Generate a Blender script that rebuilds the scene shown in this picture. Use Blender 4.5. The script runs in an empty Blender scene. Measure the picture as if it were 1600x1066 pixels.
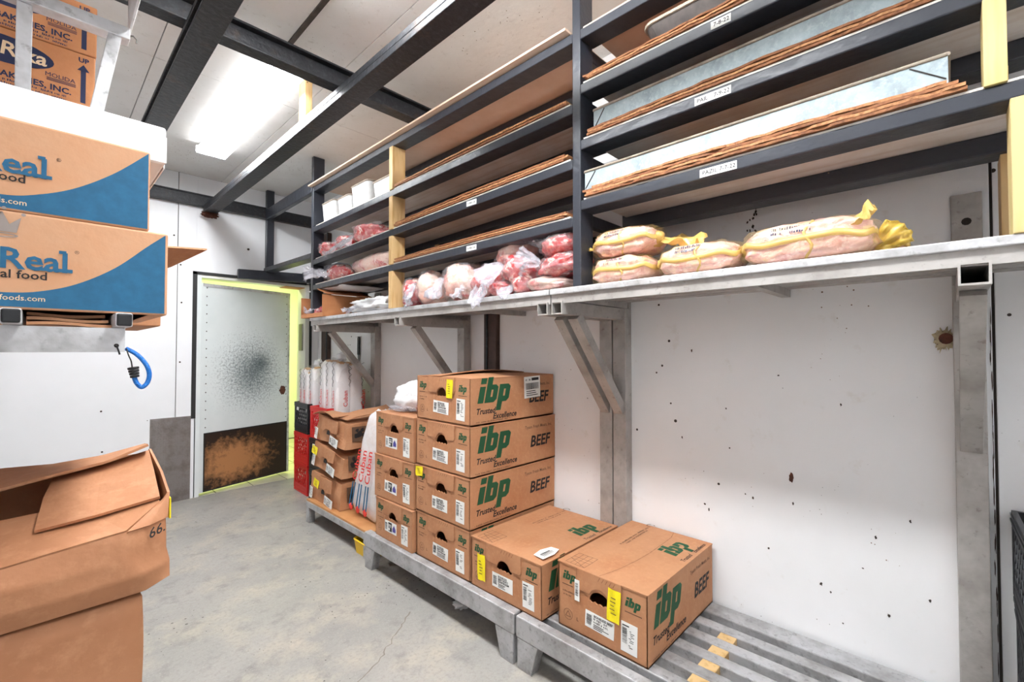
import bpy, bmesh, math, random
from mathutils import Vector, Matrix, noise, Euler

scene = bpy.context.scene
COL = scene.collection
R = math.radians

# ---------------------------------------------------------------- camera
cam_d = bpy.data.cameras.new('camera')
cam_d.sensor_width = 36.0
cam_d.lens = 36.0 * 711.0 / 1600.0
cam_d.clip_start = 0.02
cam = bpy.data.objects.new('camera', cam_d)
COL.objects.link(cam)
cam.location = (0, 0, 1.3)
cam.rotation_euler = (R(90 + 1.2086), 0, R(-46.145))
scene.camera = cam

# ---------------------------------------------------------------- world, lights, exposure
world = bpy.data.worlds.new('world')
scene.world = world
world.use_nodes = True
world.node_tree.nodes['Background'].inputs[0].default_value = (0.9, 0.95, 1.0, 1)
world.node_tree.nodes['Background'].inputs[1].default_value = 0.3
scene.view_settings.view_transform = 'Standard'
scene.view_settings.look = 'None'
scene.view_settings.gamma = 1.0
scene.view_settings.use_curve_mapping = False
scene.view_settings.exposure = 0.92
scene.cycles.diffuse_bounces = 5
scene.cycles.max_bounces = 8
LAMP_E = (33.0, 36.0, 18.0)   # emission of the ceiling tube lenses: far, near, added fill behind the camera
HALL_W = 34.0          # watts of the yellow green lamp behind the door


def area_light(name, loc, sx, sy, power, color, rot=(0, 0, 0), spread=180):
    l = bpy.data.lights.new(name, 'AREA')
    l.shape = 'RECTANGLE'
    l.size = sx
    l.size_y = sy
    l.energy = power
    l.color = color
    l.spread = R(spread)
    o = bpy.data.objects.new(name, l)
    COL.objects.link(o)
    o.location = loc
    o.rotation_euler = rot
    return o


# ---------------------------------------------------------------- materials
def S(r, g, b):
    def f(c):
        c /= 255.0
        return c / 12.92 if c <= 0.04045 else ((c + 0.055) / 1.055) ** 2.4
    return (f(r), f(g), f(b), 1.0)


MATS = {}


def M(name, col, rough=0.6, metal=0.0, var=None, spots=None, bump=None, coat=0.0, alpha=1.0, trans=0.0,
      emit=None, emit_s=0.0, stretch=(1, 1, 1), spec=0.5, subs=0.0, streak=None):
    """principled material. var=(scale, colour2, lo, hi); spots=[(scale, threshold, colour, mask_scale)]; bump=(scale, strength)"""
    m = bpy.data.materials.new(name)
    m.use_nodes = True
    nt = m.node_tree
    N, L = nt.nodes, nt.links
    b = N['Principled BSDF']
    b.inputs['Roughness'].default_value = rough
    b.inputs['Metallic'].default_value = metal
    b.inputs['Specular IOR Level'].default_value = spec
    b.inputs['Coat Weight'].default_value = coat
    b.inputs['Coat Roughness'].default_value = 0.12
    b.inputs['Alpha'].default_value = alpha
    b.inputs['Transmission Weight'].default_value = trans
    b.inputs['Base Color'].default_value = col
    if subs:
        b.inputs['Subsurface Weight'].default_value = subs
        b.inputs['Subsurface Radius'].default_value = (0.02, 0.01, 0.008)
    if emit:
        b.inputs['Emission Color'].default_value = emit
        b.inputs['Emission Strength'].default_value = emit_s
    tc = N.new('ShaderNodeTexCoord')
    mp = N.new('ShaderNodeMapping')
    mp.inputs['Scale'].default_value = stretch
    L.new(tc.outputs['Object'], mp.inputs['Vector'])
    vec = mp.outputs['Vector']
    cur = None

    def mix(fac, a, c2):
        x = N.new('ShaderNodeMix')
        x.data_type = 'RGBA'
        L.new(fac, x.inputs['Factor'])
        if isinstance(a, tuple):
            x.inputs['A'].default_value = a
        else:
            L.new(a, x.inputs['A'])
        x.inputs['B'].default_value = c2
        return x.outputs['Result']

    def ramp(src, lo, hi):
        r = N.new('ShaderNodeMapRange')
        r.inputs['From Min'].default_value = lo
        r.inputs['From Max'].default_value = hi
        L.new(src, r.inputs['Value'])
        return r.outputs['Result']

    cur = col
    if var:
        for v in (var if isinstance(var, list) else [var]):
            n = N.new('ShaderNodeTexNoise')
            n.inputs['Scale'].default_value = v[0]
            n.inputs['Detail'].default_value = 4
            n.inputs['Roughness'].default_value = 0.65
            L.new(vec, n.inputs['Vector'])
            cur = mix(ramp(n.outputs['Fac'], v[2], v[3]), cur, v[1])
    if streak:   # (stretch, scale, colour, lo, hi)
        mp2 = N.new('ShaderNodeMapping')
        mp2.inputs['Scale'].default_value = streak[0]
        L.new(tc.outputs['Object'], mp2.inputs['Vector'])
        n = N.new('ShaderNodeTexNoise')
        n.inputs['Scale'].default_value = streak[1]
        n.inputs['Detail'].default_value = 3
        L.new(mp2.outputs['Vector'], n.inputs['Vector'])
        cur = mix(ramp(n.outputs['Fac'], streak[3], streak[4]), cur, streak[2])
    for sp in (spots or []):
        vo = N.new('ShaderNodeTexVoronoi')
        vo.inputs['Scale'].default_value = sp[0]
        L.new(vec, vo.inputs['Vector'])
        nn = N.new('ShaderNodeTexNoise')
        nn.inputs['Scale'].default_value = sp[3]
        nn.inputs['Detail'].default_value = 4
        L.new(vec, nn.inputs['Vector'])
        # radius of a speck depends on a coarse noise, so that specks come in clusters
        rad = ramp(nn.outputs['Fac'], sp[4], sp[4] + 0.22)
        mu = N.new('ShaderNodeMath'); mu.operation = 'MULTIPLY'
        L.new(rad, mu.inputs[0]); mu.inputs[1].default_value = sp[1]
        lt = N.new('ShaderNodeMath'); lt.operation = 'LESS_THAN'
        L.new(vo.outputs['Distance'], lt.inputs[0]); L.new(mu.outputs[0], lt.inputs[1])
        cur = mix(lt.outputs[0], cur, sp[2])
    if not isinstance(cur, tuple):
        L.new(cur, b.inputs['Base Color'])
    if bump:
        n = N.new('ShaderNodeTexNoise')
        n.inputs['Scale'].default_value = bump[0]
        n.inputs['Detail'].default_value = 3
        L.new(vec, n.inputs['Vector'])
        bp = N.new('ShaderNodeBump')
        bp.inputs['Strength'].default_value = bump[1]
        bp.inputs['Distance'].default_value = 0.01
        L.new(n.outputs['Fac'], bp.inputs['Height'])
        L.new(bp.outputs['Normal'], b.inputs['Normal'])
    MATS[name] = m
    return m


DARK = S(40, 36, 33)
M('wall', S(243, 243, 244), 0.38, var=[(1.3, S(236, 236, 236), 0.45, 0.75), (9, S(226, 222, 216), 0.62, 0.85)],
  spots=[(14, 0.10, S(58, 48, 42), 2.6, 0.45), (34, 0.15, S(120, 88, 66), 1.9, 0.52), (60, 0.18, S(70, 60, 54), 3.0, 0.56)], bump=(5, 0.25))
M('wall_far', S(241, 242, 245), 0.4, var=[(1.0, S(232, 234, 236), 0.45, 0.8)],
  spots=[(9, 0.07, S(70, 64, 60), 1.7, 0.52)], bump=(5, 0.2))
M('ceiling', S(242, 241, 238), 0.55, var=[(1.6, S(228, 225, 219), 0.48, 0.8), (22, S(214, 210, 204), 0.6, 0.8)],
  spots=[(40, 0.16, S(120, 104, 84), 1.5, 0.5), (4.5, 0.09, S(104, 70, 44), 1.9, 0.52)], bump=(30, 0.15))
M('backing', S(70, 62, 56), 0.8)
M('floor', S(164, 160, 154), 0.55, var=[(1.1, S(146, 144, 140), 0.38, 0.64), (3.4, S(180, 171, 156), 0.48, 0.70), (9, S(130, 127, 123), 0.54, 0.74),
                                        (60, S(146, 142, 137), 0.48, 0.75), (140, S(176, 172, 165), 0.55, 0.75)],
  spots=[(30, 0.2, S(96, 90, 84), 2.1, 0.46)], bump=(24, 0.22), spec=0.4)
M('crack', S(132, 124, 114), 0.9)
M('alu', S(212, 212, 214), 0.42, 0.4, var=[(7, S(150, 148, 146), 0.45, 0.75), (40, S(128, 126, 124), 0.58, 0.8)], bump=(50, 0.12))
M('alu_dull', S(184, 180, 176), 0.55, 0.4, var=[(6, S(146, 140, 134), 0.45, 0.75), (36, S(120, 110, 102), 0.6, 0.8)], bump=(40, 0.15))
M('alu_bench', S(184, 184, 186), 0.5, 0.35, var=[(8, S(140, 138, 136), 0.42, 0.72), (45, S(112, 110, 108), 0.55, 0.8)], bump=(60, 0.2))
M('black_paint', S(50, 53, 61), 0.34, var=[(14, S(54, 56, 62), 0.5, 0.8)], spots=[(26, 0.14, S(150, 128, 104), 5, 0.56)], bump=(18, 0.35))
M('black_steel', S(40, 41, 45), 0.45, 0.25, var=[(10, S(72, 58, 50), 0.56, 0.74), (45, S(66, 68, 72), 0.5, 0.8)], bump=(40, 0.3))
M('rust', S(104, 58, 42), 0.85, var=[(30, S(60, 36, 28), 0.4, 0.7)], bump=(40, 0.5))
M('brown_steel', S(78, 60, 54), 0.6, var=[(9, S(56, 42, 38), 0.45, 0.7)], bump=(20, 0.3))
M('pine', S(212, 178, 126), 0.6, streak=((1, 1, 0.12), 46, S(188, 148, 88), 0.5, 0.72), spots=[(14, 0.12, S(110, 74, 40), 4, 0.5)])
M('pine_pale', S(208, 186, 132), 0.6, streak=((1, 1, 0.1), 40, S(202, 184, 112), 0.48, 0.72), spots=[(12, 0.1, S(150, 96, 54), 4, 0.52)])
M('hardboard', S(142, 90, 54), 0.75, var=[(60, S(104, 62, 38), 0.42, 0.7), (10, S(172, 116, 74), 0.5, 0.75)], bump=(80, 0.5))
M('hard_layer', S(186, 132, 88), 0.75, var=[(70, S(132, 82, 50), 0.42, 0.7)], bump=(80, 0.5))
M('deck_ply', S(238, 232, 226), 0.6, var=[(5, S(222, 210, 198), 0.4, 0.7)], streak=((8, 0.4, 1), 4, S(208, 190, 174), 0.5, 0.8))
M('deck_tan', S(232, 204, 182), 0.6, var=[(5, S(222, 190, 164), 0.4, 0.7)])
M('galv', S(158, 171, 175), 0.55, 0.3, var=[(14, S(128, 141, 145), 0.42, 0.7), (55, S(174, 184, 186), 0.5, 0.75)], bump=(30, 0.15))
M('pan_dull', S(170, 158, 144), 0.5, 0.4, var=[(12, S(128, 116, 106), 0.45, 0.7)])
M('pan_dark', S(84, 76, 72), 0.6, 0.2, var=[(12, S(60, 54, 52), 0.45, 0.7)])
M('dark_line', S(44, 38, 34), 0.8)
M('paper', S(236, 236, 232), 0.7)
M('ink', S(40, 40, 42), 0.8)
M('ink_soft', S(96, 68, 48), 0.8)
M('ink_black', S(26, 22, 22), 0.7)
M('ink_green', S(22, 78, 46), 0.7)
M('ink_navy', S(34, 42, 78), 0.7)
M('ink_blue', S(24, 90, 126), 0.7, var=[(40, S(30, 100, 138), 0.4, 0.7)])
M('ink_grey', S(150, 138, 132), 0.7)
M('ink_red', S(222, 58, 48), 0.6)
M('ink_purple', S(78, 72, 150), 0.6)
M('ink_cream', S(226, 196, 160), 0.7)
CB = dict(rough=0.72, bump=(55, 0.12))
M('card', S(184, 132, 95), var=[(6, S(174, 117, 79), 0.42, 0.72), (50, S(194, 140, 100), 0.5, 0.8)], **CB)
M('card_light', S(202, 154, 118), var=[(8, S(202, 148, 108), 0.42, 0.72)], **CB)
M('card_orange', S(198, 134, 88), var=[(8, S(186, 120, 76), 0.42, 0.72)], **CB)
M('card_brown', S(178, 124, 88), var=[(5, S(164, 110, 75), 0.42, 0.72), (26, S(190, 138, 102), 0.5, 0.8)], **CB)
M('card_raw', S(160, 110, 76), 0.8, var=[(60, S(120, 80, 54), 0.45, 0.7)])
M('yellow_note', S(246, 226, 20), 0.6)
M('white_card', S(240, 240, 242), 0.6, bump=(8, 0.08))
M('white_plastic', S(212, 212, 212), 0.4, var=[(12, S(190, 190, 190), 0.45, 0.75)])
M('bag_white', S(236, 236, 238), 0.28, bump=(26, 0.5), coat=0.3)
M('bread_bag', S(238, 234, 234), 0.3, var=[(9, S(226, 214, 208), 0.45, 0.7)], bump=(30, 0.45), coat=0.4)
M('bread_crust', S(196, 148, 104), 0.7, var=[(20, S(222, 190, 150), 0.45, 0.7)])
M('film', S(240, 238, 248), 0.12, alpha=0.27, bump=(60, 1.0), coat=1.0)
M('film_clear', S(244, 244, 250), 0.10, alpha=0.13, bump=(45, 1.0), coat=1.0)
M('film_amber', S(242, 206, 120), 0.16, alpha=0.11, bump=(40, 1.0), coat=1.0)
M('film_yellow', S(240, 204, 118), 0.28, alpha=0.66, bump=(30, 0.5), coat=0.4)
M('film_olive', S(222, 188, 76), 0.35, alpha=0.72, bump=(30, 0.5), coat=0.3)
M('chicken', S(234, 188, 176), 0.3, var=[(18, S(218, 156, 146), 0.44, 0.64), (44, S(246, 220, 208), 0.52, 0.70)], streak=((1, 3, 6), 9, S(240, 208, 160), 0.56, 0.72), bump=(34, 0.9), coat=0.9)
M('meat_red', S(190, 62, 64), 0.26, var=[(14, S(226, 132, 122), 0.45, 0.60), (26, S(242, 214, 204), 0.55, 0.66), (8, S(168, 40, 48), 0.58, 0.72)], bump=(34, 0.9), coat=1.0)
M('meat_fat', S(236, 202, 184), 0.28, var=[(8, S(230, 166, 150), 0.44, 0.60), (13, S(200, 80, 78), 0.54, 0.62), (50, S(246, 228, 216), 0.55, 0.7)], bump=(34, 0.8), coat=1.0)
M('crate_red', S(206, 34, 34), 0.4)
M('crate_black', S(30, 31, 35), 0.4)
M('ply_orange', S(200, 144, 92), 0.6, var=[(6, S(182, 124, 74), 0.4, 0.7)])
M('yellow_plastic', S(236, 190, 20), 0.4)
M('blue_cord', S(24, 112, 196), 0.5, bump=(160, 0.4))
M('rubber', S(26, 27, 30), 0.5)
M('steel', S(120, 118, 116), 0.35, 0.9)
M('door_white', S(224, 230, 230), 0.35, var=[(1.4, S(208, 216, 216), 0.45, 0.8)], bump=(4, 0.2))
M('gasket', S(34, 34, 34), 0.6)
M('plate', S(148, 142, 140), 0.42, 0.7, var=[(9, S(124, 116, 112), 0.45, 0.7)], spots=[(20, 0.3, S(62, 44, 34), 3, 0.54)], bump=(40, 0.2))
for i_, e_ in enumerate(LAMP_E):
    M('diffuser_%d' % i_, S(255, 255, 255), 0.4, emit=(0.955, 0.98, 1.0, 1), emit_s=e_)
M('lamp_body', S(240, 240, 240), 0.4)
for i_, e_ in enumerate((2.4, 25.0, 14.0)):
    M('lens_side_%d' % i_, S(255, 255, 255), 0.4, emit=(0.955, 0.98, 1.0, 1), emit_s=e_)
M('tile', S(196, 190, 172), 0.35, var=[(5, S(180, 172, 150), 0.42, 0.7)])
M('hall_wall', S(232, 232, 224), 0.5)
M('foam', S(208, 194, 160), 0.9, bump=(50, 0.8))
M('stain', S(60, 50, 44), 0.7)


# material of the worn copper coloured kick plate: dark grime with a polished patch
def kick_material():
    m = bpy.data.materials.new('kick_plate')
    m.use_nodes = True
    N, L = m.node_tree.nodes, m.node_tree.links
    b = N['Principled BSDF']
    b.inputs['Roughness'].default_value = 0.55
    b.inputs['Metallic'].default_value = 0.3
    tc = N.new('ShaderNodeTexCoord')
    sub = N.new('ShaderNodeVectorMath'); sub.operation = 'SUBTRACT'
    sub.inputs[1].default_value = (0.30, 0, 0.24)
    L.new(tc.outputs['Object'], sub.inputs[0])
    sc = N.new('ShaderNodeVectorMath'); sc.operation = 'MULTIPLY'
    sc.inputs[1].default_value = (2.6, 0, 4.4)
    L.new(sub.outputs[0], sc.inputs[0])
    ln = N.new('ShaderNodeVectorMath'); ln.operation = 'LENGTH'
    L.new(sc.outputs[0], ln.inputs[0])
    n = N.new('ShaderNodeTexNoise'); n.inputs['Scale'].default_value = 16; n.inputs['Detail'].default_value = 8
    n.inputs['Roughness'].default_value = 0.7
    L.new(tc.outputs['Object'], n.inputs['Vector'])
    a = N.new('ShaderNodeMath'); a.operation = 'MULTIPLY_ADD'
    L.new(n.outputs['Fac'], a.inputs[0]); a.inputs[1].default_value = -1.9
    L.new(ln.outputs['Value'], a.inputs[2])
    r = N.new('ShaderNodeMapRange')
    r.inputs['From Min'].default_value = -0.55; r.inputs['From Max'].default_value = 0.12
    L.new(a.outputs[0], r.inputs['Value'])
    mx = N.new('ShaderNodeMix'); mx.data_type = 'RGBA'
    mx.inputs['A'].default_value = S(196, 140, 92); mx.inputs['B'].default_value = S(52, 40, 32)
    L.new(r.outputs['Result'], mx.inputs['Factor'])
    L.new(mx.outputs['Result'], b.inputs['Base Color'])
    MATS['kick_plate'] = m


# door face with the sooty hand marks round the push point
def door_material():
    m = MATS['door_white']
    N, L = m.node_tree.nodes, m.node_tree.links
    b = N['Principled BSDF']
    old = b.inputs['Base Color'].links[0].from_socket
    tc = N.new('ShaderNodeTexCoord')

    def blob(cx, cz, sx, sz, nscale, k, lo, hi):
        sub = N.new('ShaderNodeVectorMath'); sub.operation = 'SUBTRACT'; sub.inputs[1].default_value = (cx, 0, cz)
        L.new(tc.outputs['Object'], sub.inputs[0])
        sc = N.new('ShaderNodeVectorMath'); sc.operation = 'MULTIPLY'; sc.inputs[1].default_value = (sx, 0, sz)
        L.new(sub.outputs[0], sc.inputs[0])
        ln = N.new('ShaderNodeVectorMath'); ln.operation = 'LENGTH'
        L.new(sc.outputs[0], ln.inputs[0])
        n = N.new('ShaderNodeTexNoise'); n.inputs['Scale'].default_value = nscale; n.inputs['Detail'].default_value = 9
        n.inputs['Roughness'].default_value = 0.8
        L.new(tc.outputs['Object'], n.inputs['Vector'])
        a = N.new('ShaderNodeMath'); a.operation = 'MULTIPLY_ADD'
        L.new(n.outputs['Fac'], a.inputs[0]); a.inputs[1].default_value = k; L.new(ln.outputs['Value'], a.inputs[2])
        r = N.new('ShaderNodeMapRange'); r.inputs['From Min'].default_value = lo; r.inputs['From Max'].default_value = hi
        r.inputs['To Min'].default_value = 0.85; r.inputs['To Max'].default_value = 0.0
        L.new(a.outputs[0], r.inputs['Value'])
        return r.outputs['Result']
    cur = old
    for args in ((0.55, 1.15, 7.0, 7.0, 90, -3.2, -1.55, -0.75), (0.46, 1.06, 2.6, 2.4, 55, -4.2, -2.05, -1.25)):
        mx = N.new('ShaderNodeMix'); mx.data_type = 'RGBA'
        L.new(blob(*args), mx.inputs['Factor']); L.new(cur, mx.inputs['A']); mx.inputs['B'].default_value = S(70, 84, 88)
        cur = mx.outputs['Result']
    L.new(cur, b.inputs['Base Color'])


kick_material()
door_material()


# ---------------------------------------------------------------- mesh helpers
class MB:
    """collects geometry; build() links it as ONE mesh object"""
    def __init__(self):
        self.v, self.f = [], []

    def add(self, verts, faces):
        o = len(self.v)
        self.v += [Vector(p) for p in verts]
        self.f += [tuple(i + o for i in f) for f in faces]
        return self

    def box(self, x0, x1, y0, y1, z0, z1):
        v = [(x0, y0, z0), (x1, y0, z0), (x1, y1, z0), (x0, y1, z0), (x0, y0, z1), (x1, y0, z1), (x1, y1, z1), (x0, y1, z1)]
        return self.add(v, [(0, 3, 2, 1), (4, 5, 6, 7), (0, 1, 5, 4), (1, 2, 6, 5), (2, 3, 7, 6), (3, 0, 4, 7)])

    def bar(self, p0, p1, w, h, up=(0, 0, 1)):
        """rectangular bar from p0 to p1; w across, h along up"""
        p0, p1 = Vector(p0), Vector(p1)
        d = (p1 - p0).normalized()
        s = d.cross(Vector(up)).normalized()
        u = s.cross(d).normalized()
        v = []
        for p in (p0, p1):
            for a, b in ((-1, -1), (1, -1), (1, 1), (-1, 1)):
                v.append(p + s * (a * w / 2) + u * (b * h / 2))
        return self.add(v, [(0, 1, 2, 3), (7, 6, 5, 4), (0, 4, 5, 1), (1, 5, 6, 2), (2, 6, 7, 3), (3, 7, 4, 0)])

    def hollow(self, p0, p1, w, h, t, up=(0, 0, 1)):
        """hollow rectangular tube with open ends"""
        p0, p1 = Vector(p0), Vector(p1)
        d = (p1 - p0).normalized()
        s = d.cross(Vector(up)).normalized()
        u = s.cross(d).normalized()
        v = []
        for p in (p0, p1):
            for k in (0, t):
                for a, b in ((-1, -1), (1, -1), (1, 1), (-1, 1)):
                    v.append(p + s * (a * (w / 2 - k)) + u * (b * (h / 2 - k)))
        f = []
        for i in range(4):
            j = (i + 1) % 4
            f += [(i, 8 + i, 8 + j, j), (4 + j, 12 + j, 12 + i, 4 + i), (i, j, 4 + j, 4 + i), (8 + j, 8 + i, 12 + i, 12 + j)]
        return self.add(v, f)

    def prism(self, poly, fn, t0, t1):
        """poly 2D points; fn(a, b, t) -> 3D point; extruded t0..t1"""
        n = len(poly)
        v = [fn(a, b, t0) for a, b in poly] + [fn(a, b, t1) for a, b in poly]
        f = [tuple(range(n - 1, -1, -1)), tuple(range(n, 2 * n))]
        f += [(i, (i + 1) % n, n + (i + 1) % n, n + i) for i in range(n)]
        return self.add(v, f)

    def tube(self, pts, r, n=8, close=True):
        pts = [Vector(p) for p in pts]
        rr = r if isinstance(r, (list, tuple)) else [r] * len(pts)
        d0 = (pts[1] - pts[0]).normalized()
        ref = Vector((0, 0, 1)) if abs(d0.z) < 0.9 else Vector((1, 0, 0))
        s = d0.cross(ref).normalized()
        v = []
        for i, p in enumerate(pts):
            d = (pts[min(i + 1, len(pts) - 1)] - pts[max(i - 1, 0)]).normalized()
            s = (s - d * s.dot(d)).normalized()
            u = d.cross(s)
            for k in range(n):
                a = 2 * math.pi * k / n
                v.append(p + (s * math.cos(a) + u * math.sin(a)) * rr[i])
        f = []
        for i in range(len(pts) - 1):
            for k in range(n):
                k2 = (k + 1) % n
                f.append((i * n + k, i * n + k2, (i + 1) * n + k2, (i + 1) * n + k))
        if close:
            f += [tuple(range(n - 1, -1, -1)), tuple(range((len(pts) - 1) * n, len(pts) * n))]
        return self.add(v, f)

    def grid(self, fn, nu, nv, wrap_u=False):
        v = [fn(i / nu, j / nv) for j in range(nv + 1) for i in range(nu + (0 if wrap_u else 1))]
        w = nu if wrap_u else nu + 1
        f = []
        for j in range(nv):
            for i in range(nu):
                i2 = (i + 1) % w if wrap_u else i + 1
                f.append((j * w + i, j * w + i2, (j + 1) * w + i2, (j + 1) * w + i))
        return self.add(v, f)

    def slab(self, fn, nu, nv, t):
        """sheet with thickness: fn(u, v) -> (point, normal)"""
        top, bot = [], []
        for j in range(nv + 1):
            for i in range(nu + 1):
                p, n = fn(i / nu, j / nv)
                p, n = Vector(p), Vector(n).normalized()
                top.append(p + n * t / 2); bot.append(p - n * t / 2)
        w = nu + 1
        o = len(top)
        f = []
        for j in range(nv):
            for i in range(nu):
                a, b, c, d = j * w + i, j * w + i + 1, (j + 1) * w + i + 1, (j + 1) * w + i
                f += [(a, b, c, d), (o + d, o + c, o + b, o + a)]
        for i in range(nu):
            f += [(i + 1, i, o + i, o + i + 1), (nv * w + i, nv * w + i + 1, o + nv * w + i + 1, o + nv * w + i)]
        for j in range(nv):
            f += [(j * w, (j + 1) * w, o + (j + 1) * w, o + j * w), ((j + 1) * w + nu, j * w + nu, o + j * w + nu, o + (j + 1) * w + nu)]
        return self.add(top + bot, f)

    def blob(self, c, rad, e=0.6, amp=0.08, freq=2.0, seed=0, rot=None, nu=28, nv=16, shape=None):
        """lumpy super-ellipsoid"""
        c = Vector(c)
        rm = Euler(rot).to_matrix() if rot else Matrix.Identity(3)
        sg = lambda x, p: math.copysign(abs(x) ** p, x)
        v = []
        off = Vector((seed * 7.31, seed * 3.77, seed * 1.13))
        for j in range(nv + 1):
            ph = -math.pi / 2 + math.pi * j / nv
            for i in range(nu):
                th = 2 * math.pi * i / nu
                q = Vector((sg(math.cos(ph), e) * sg(math.cos(th), e), sg(math.cos(ph), e) * sg(math.sin(th), e), sg(math.sin(ph), e)))
                k = 1 + amp * noise.noise(q * freq + off) + amp * 0.5 * noise.noise(q * freq * 2.7 + off)
                p = Vector((q.x * rad[0] * k, q.y * rad[1] * k, q.z * rad[2] * k))
                if shape:
                    p = Vector(shape(p))
                v.append(c + rm @ p)
        f = []
        for j in range(nv):
            for i in range(nu):
                i2 = (i + 1) % nu
                f.append((j * nu + i, j * nu + i2, (j + 1) * nu + i2, (j + 1) * nu + i))
        return self.add(v, f)

    def addmesh(self, me, mat):
        return self.add([mat @ v.co for v in me.vertices], [tuple(p.vertices) for p in me.polygons])

    def warp(self, fn):
        self.v = [Vector(fn(p)) for p in self.v]
        return self

    def move(self, d):
        d = Vector(d)
        self.v = [p + d for p in self.v]
        return self

    def mesh(self, name, mat, smooth=False, bevel=0.0, weld=False):
        me = bpy.data.meshes.new(name)
        me.from_pydata([tuple(p) for p in self.v], [], self.f)
        bm = bmesh.new()
        bm.from_mesh(me)
        if weld:
            bmesh.ops.remove_doubles(bm, verts=bm.verts, dist=1e-5)
        bmesh.ops.recalc_face_normals(bm, faces=bm.faces)
        if bevel:
            es = [e for e in bm.edges if len(e.link_faces) == 2 and e.calc_face_angle(0) > 0.7]
            bmesh.ops.bevel(bm, geom=es, offset=bevel, segments=2, affect='EDGES', profile=0.5, clamp_overlap=True)
        bm.to_mesh(me)
        bm.free()
        if smooth:
            me.polygons.foreach_set('use_smooth', [True] * len(me.polygons))
        me.materials.append(MATS[mat])
        me.update()
        return me

    def build(self, name, mat, parent=None, smooth=False, bevel=0.0, weld=False, world=False):
        if world and parent is not None:
            self.move(-Vector(parent.location))
        o = bpy.data.objects.new(name, self.mesh(name, mat, smooth, bevel, weld))
        COL.objects.link(o)
        o.parent = parent
        return o


def tag(o, label=None, cat=None, group=None, kind=None):
    if label:
        o['label'] = label
    if cat:
        o['category'] = cat
    if group:
        o['group'] = group
    if kind:
        o['kind'] = kind
    return o


def thing(name, label, cat, loc=(0, 0, 0), rotz=0.0, group=None, rot=None, kind=None):
    o = bpy.data.objects.new(name, None)
    o.empty_display_size = 0.05
    COL.objects.link(o)
    o.location = loc
    o.rotation_euler = rot if rot else (0, 0, rotz)
    return tag(o, label, cat, group, kind)


def struct(o):
    o['kind'] = 'structure'
    return o


def link_copy(o, parent, loc=None, rot=None):
    c = o.copy()
    COL.objects.link(c)
    c.parent = parent
    if loc is not None:
        c.location = loc
    if rot is not None:
        c.rotation_euler = rot
    return c


def share(name, me, parent, loc=(0, 0, 0), rot=(0, 0, 0)):
    o = bpy.data.objects.new(name, me)
    COL.objects.link(o)
    o.parent = parent
    o.location = loc
    o.rotation_euler = rot
    return o


# flat lettering, kept as meshes so that it can be laid on any face
TXT = {}


def text_mesh(s, bold=0.0, shear=0.0, align='LEFT'):
    key = (s, bold, shear, align)
    if key not in TXT:
        cu = bpy.data.curves.new('lettering', 'FONT')
        cu.body = s
        cu.size = 1.0
        cu.offset = bold
        cu.shear = shear
        cu.align_x = align
        cu.resolution_u = 2
        cu.fill_mode = 'FRONT'
        ob = bpy.data.objects.new('lettering', cu)
        COL.objects.link(ob)
        dg = bpy.context.evaluated_depsgraph_get()
        TXT[key] = bpy.data.meshes.new_from_object(ob.evaluated_get(dg))
        bpy.data.objects.remove(ob)
        bpy.data.curves.remove(cu)
    return TXT[key]


class Face:
    """a flat frame on the face of a thing: origin, u (right), v (up); prints lie lift metres proud"""
    def __init__(self, o, u, v, lift=0.0007):
        self.o, self.u, self.v = Vector(o), Vector(u).normalized(), Vector(v).normalized()
        self.n = self.u.cross(self.v)
        self.lift = lift

    def mat(self, a, b, size=1.0, rot=0.0, sx=1.0, lift=None):
        c, s = math.cos(rot), math.sin(rot)
        u = (self.u * c + self.v * s) * size * sx
        v = (self.v * c - self.u * s) * size
        p = self.o + self.u * a + self.v * b + self.n * (self.lift if lift is None else lift)
        return Matrix(((u.x, v.x, self.n.x, p.x), (u.y, v.y, self.n.y, p.y), (u.z, v.z, self.n.z, p.z), (0, 0, 0, 1)))

    def pt(self, a, b, k=0.0):
        return self.o + self.u * a + self.v * b + self.n * k

    def text(self, mb, s, a, b, size, bold=0.0, shear=0.0, align='LEFT', rot=0.0, sx=1.0, lift=None):
        mb.addmesh(text_mesh(s, bold, shear, align), self.mat(a, b, size, rot, sx, lift))

    def poly(self, mb, pts, k=None):
        k = self.lift if k is None else k
        n = len(pts)
        mb.add([self.pt(a, b, k) for a, b in pts], [tuple(range(n))])

    def rect(self, mb, a0, b0, a1, b1, k=None):
        self.poly(mb, [(a0, b0), (a1, b0), (a1, b1), (a0, b1)], k)

    def quad(self, mb, c, w, h, rot=0.0, k=None):
        ca, sa = math.cos(rot), math.sin(rot)
        self.poly(mb, [(c[0] + x * ca - y * sa, c[1] + x * sa + y * ca) for x, y in ((-w / 2, -h / 2), (w / 2, -h / 2), (w / 2, h / 2), (-w / 2, h / 2))], k)

    def plate(self, mb, pts, k0, k1):
        n = len(pts)
        mb.prism(pts, lambda a, b, t: self.pt(a, b, t), k0, k1)


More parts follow.
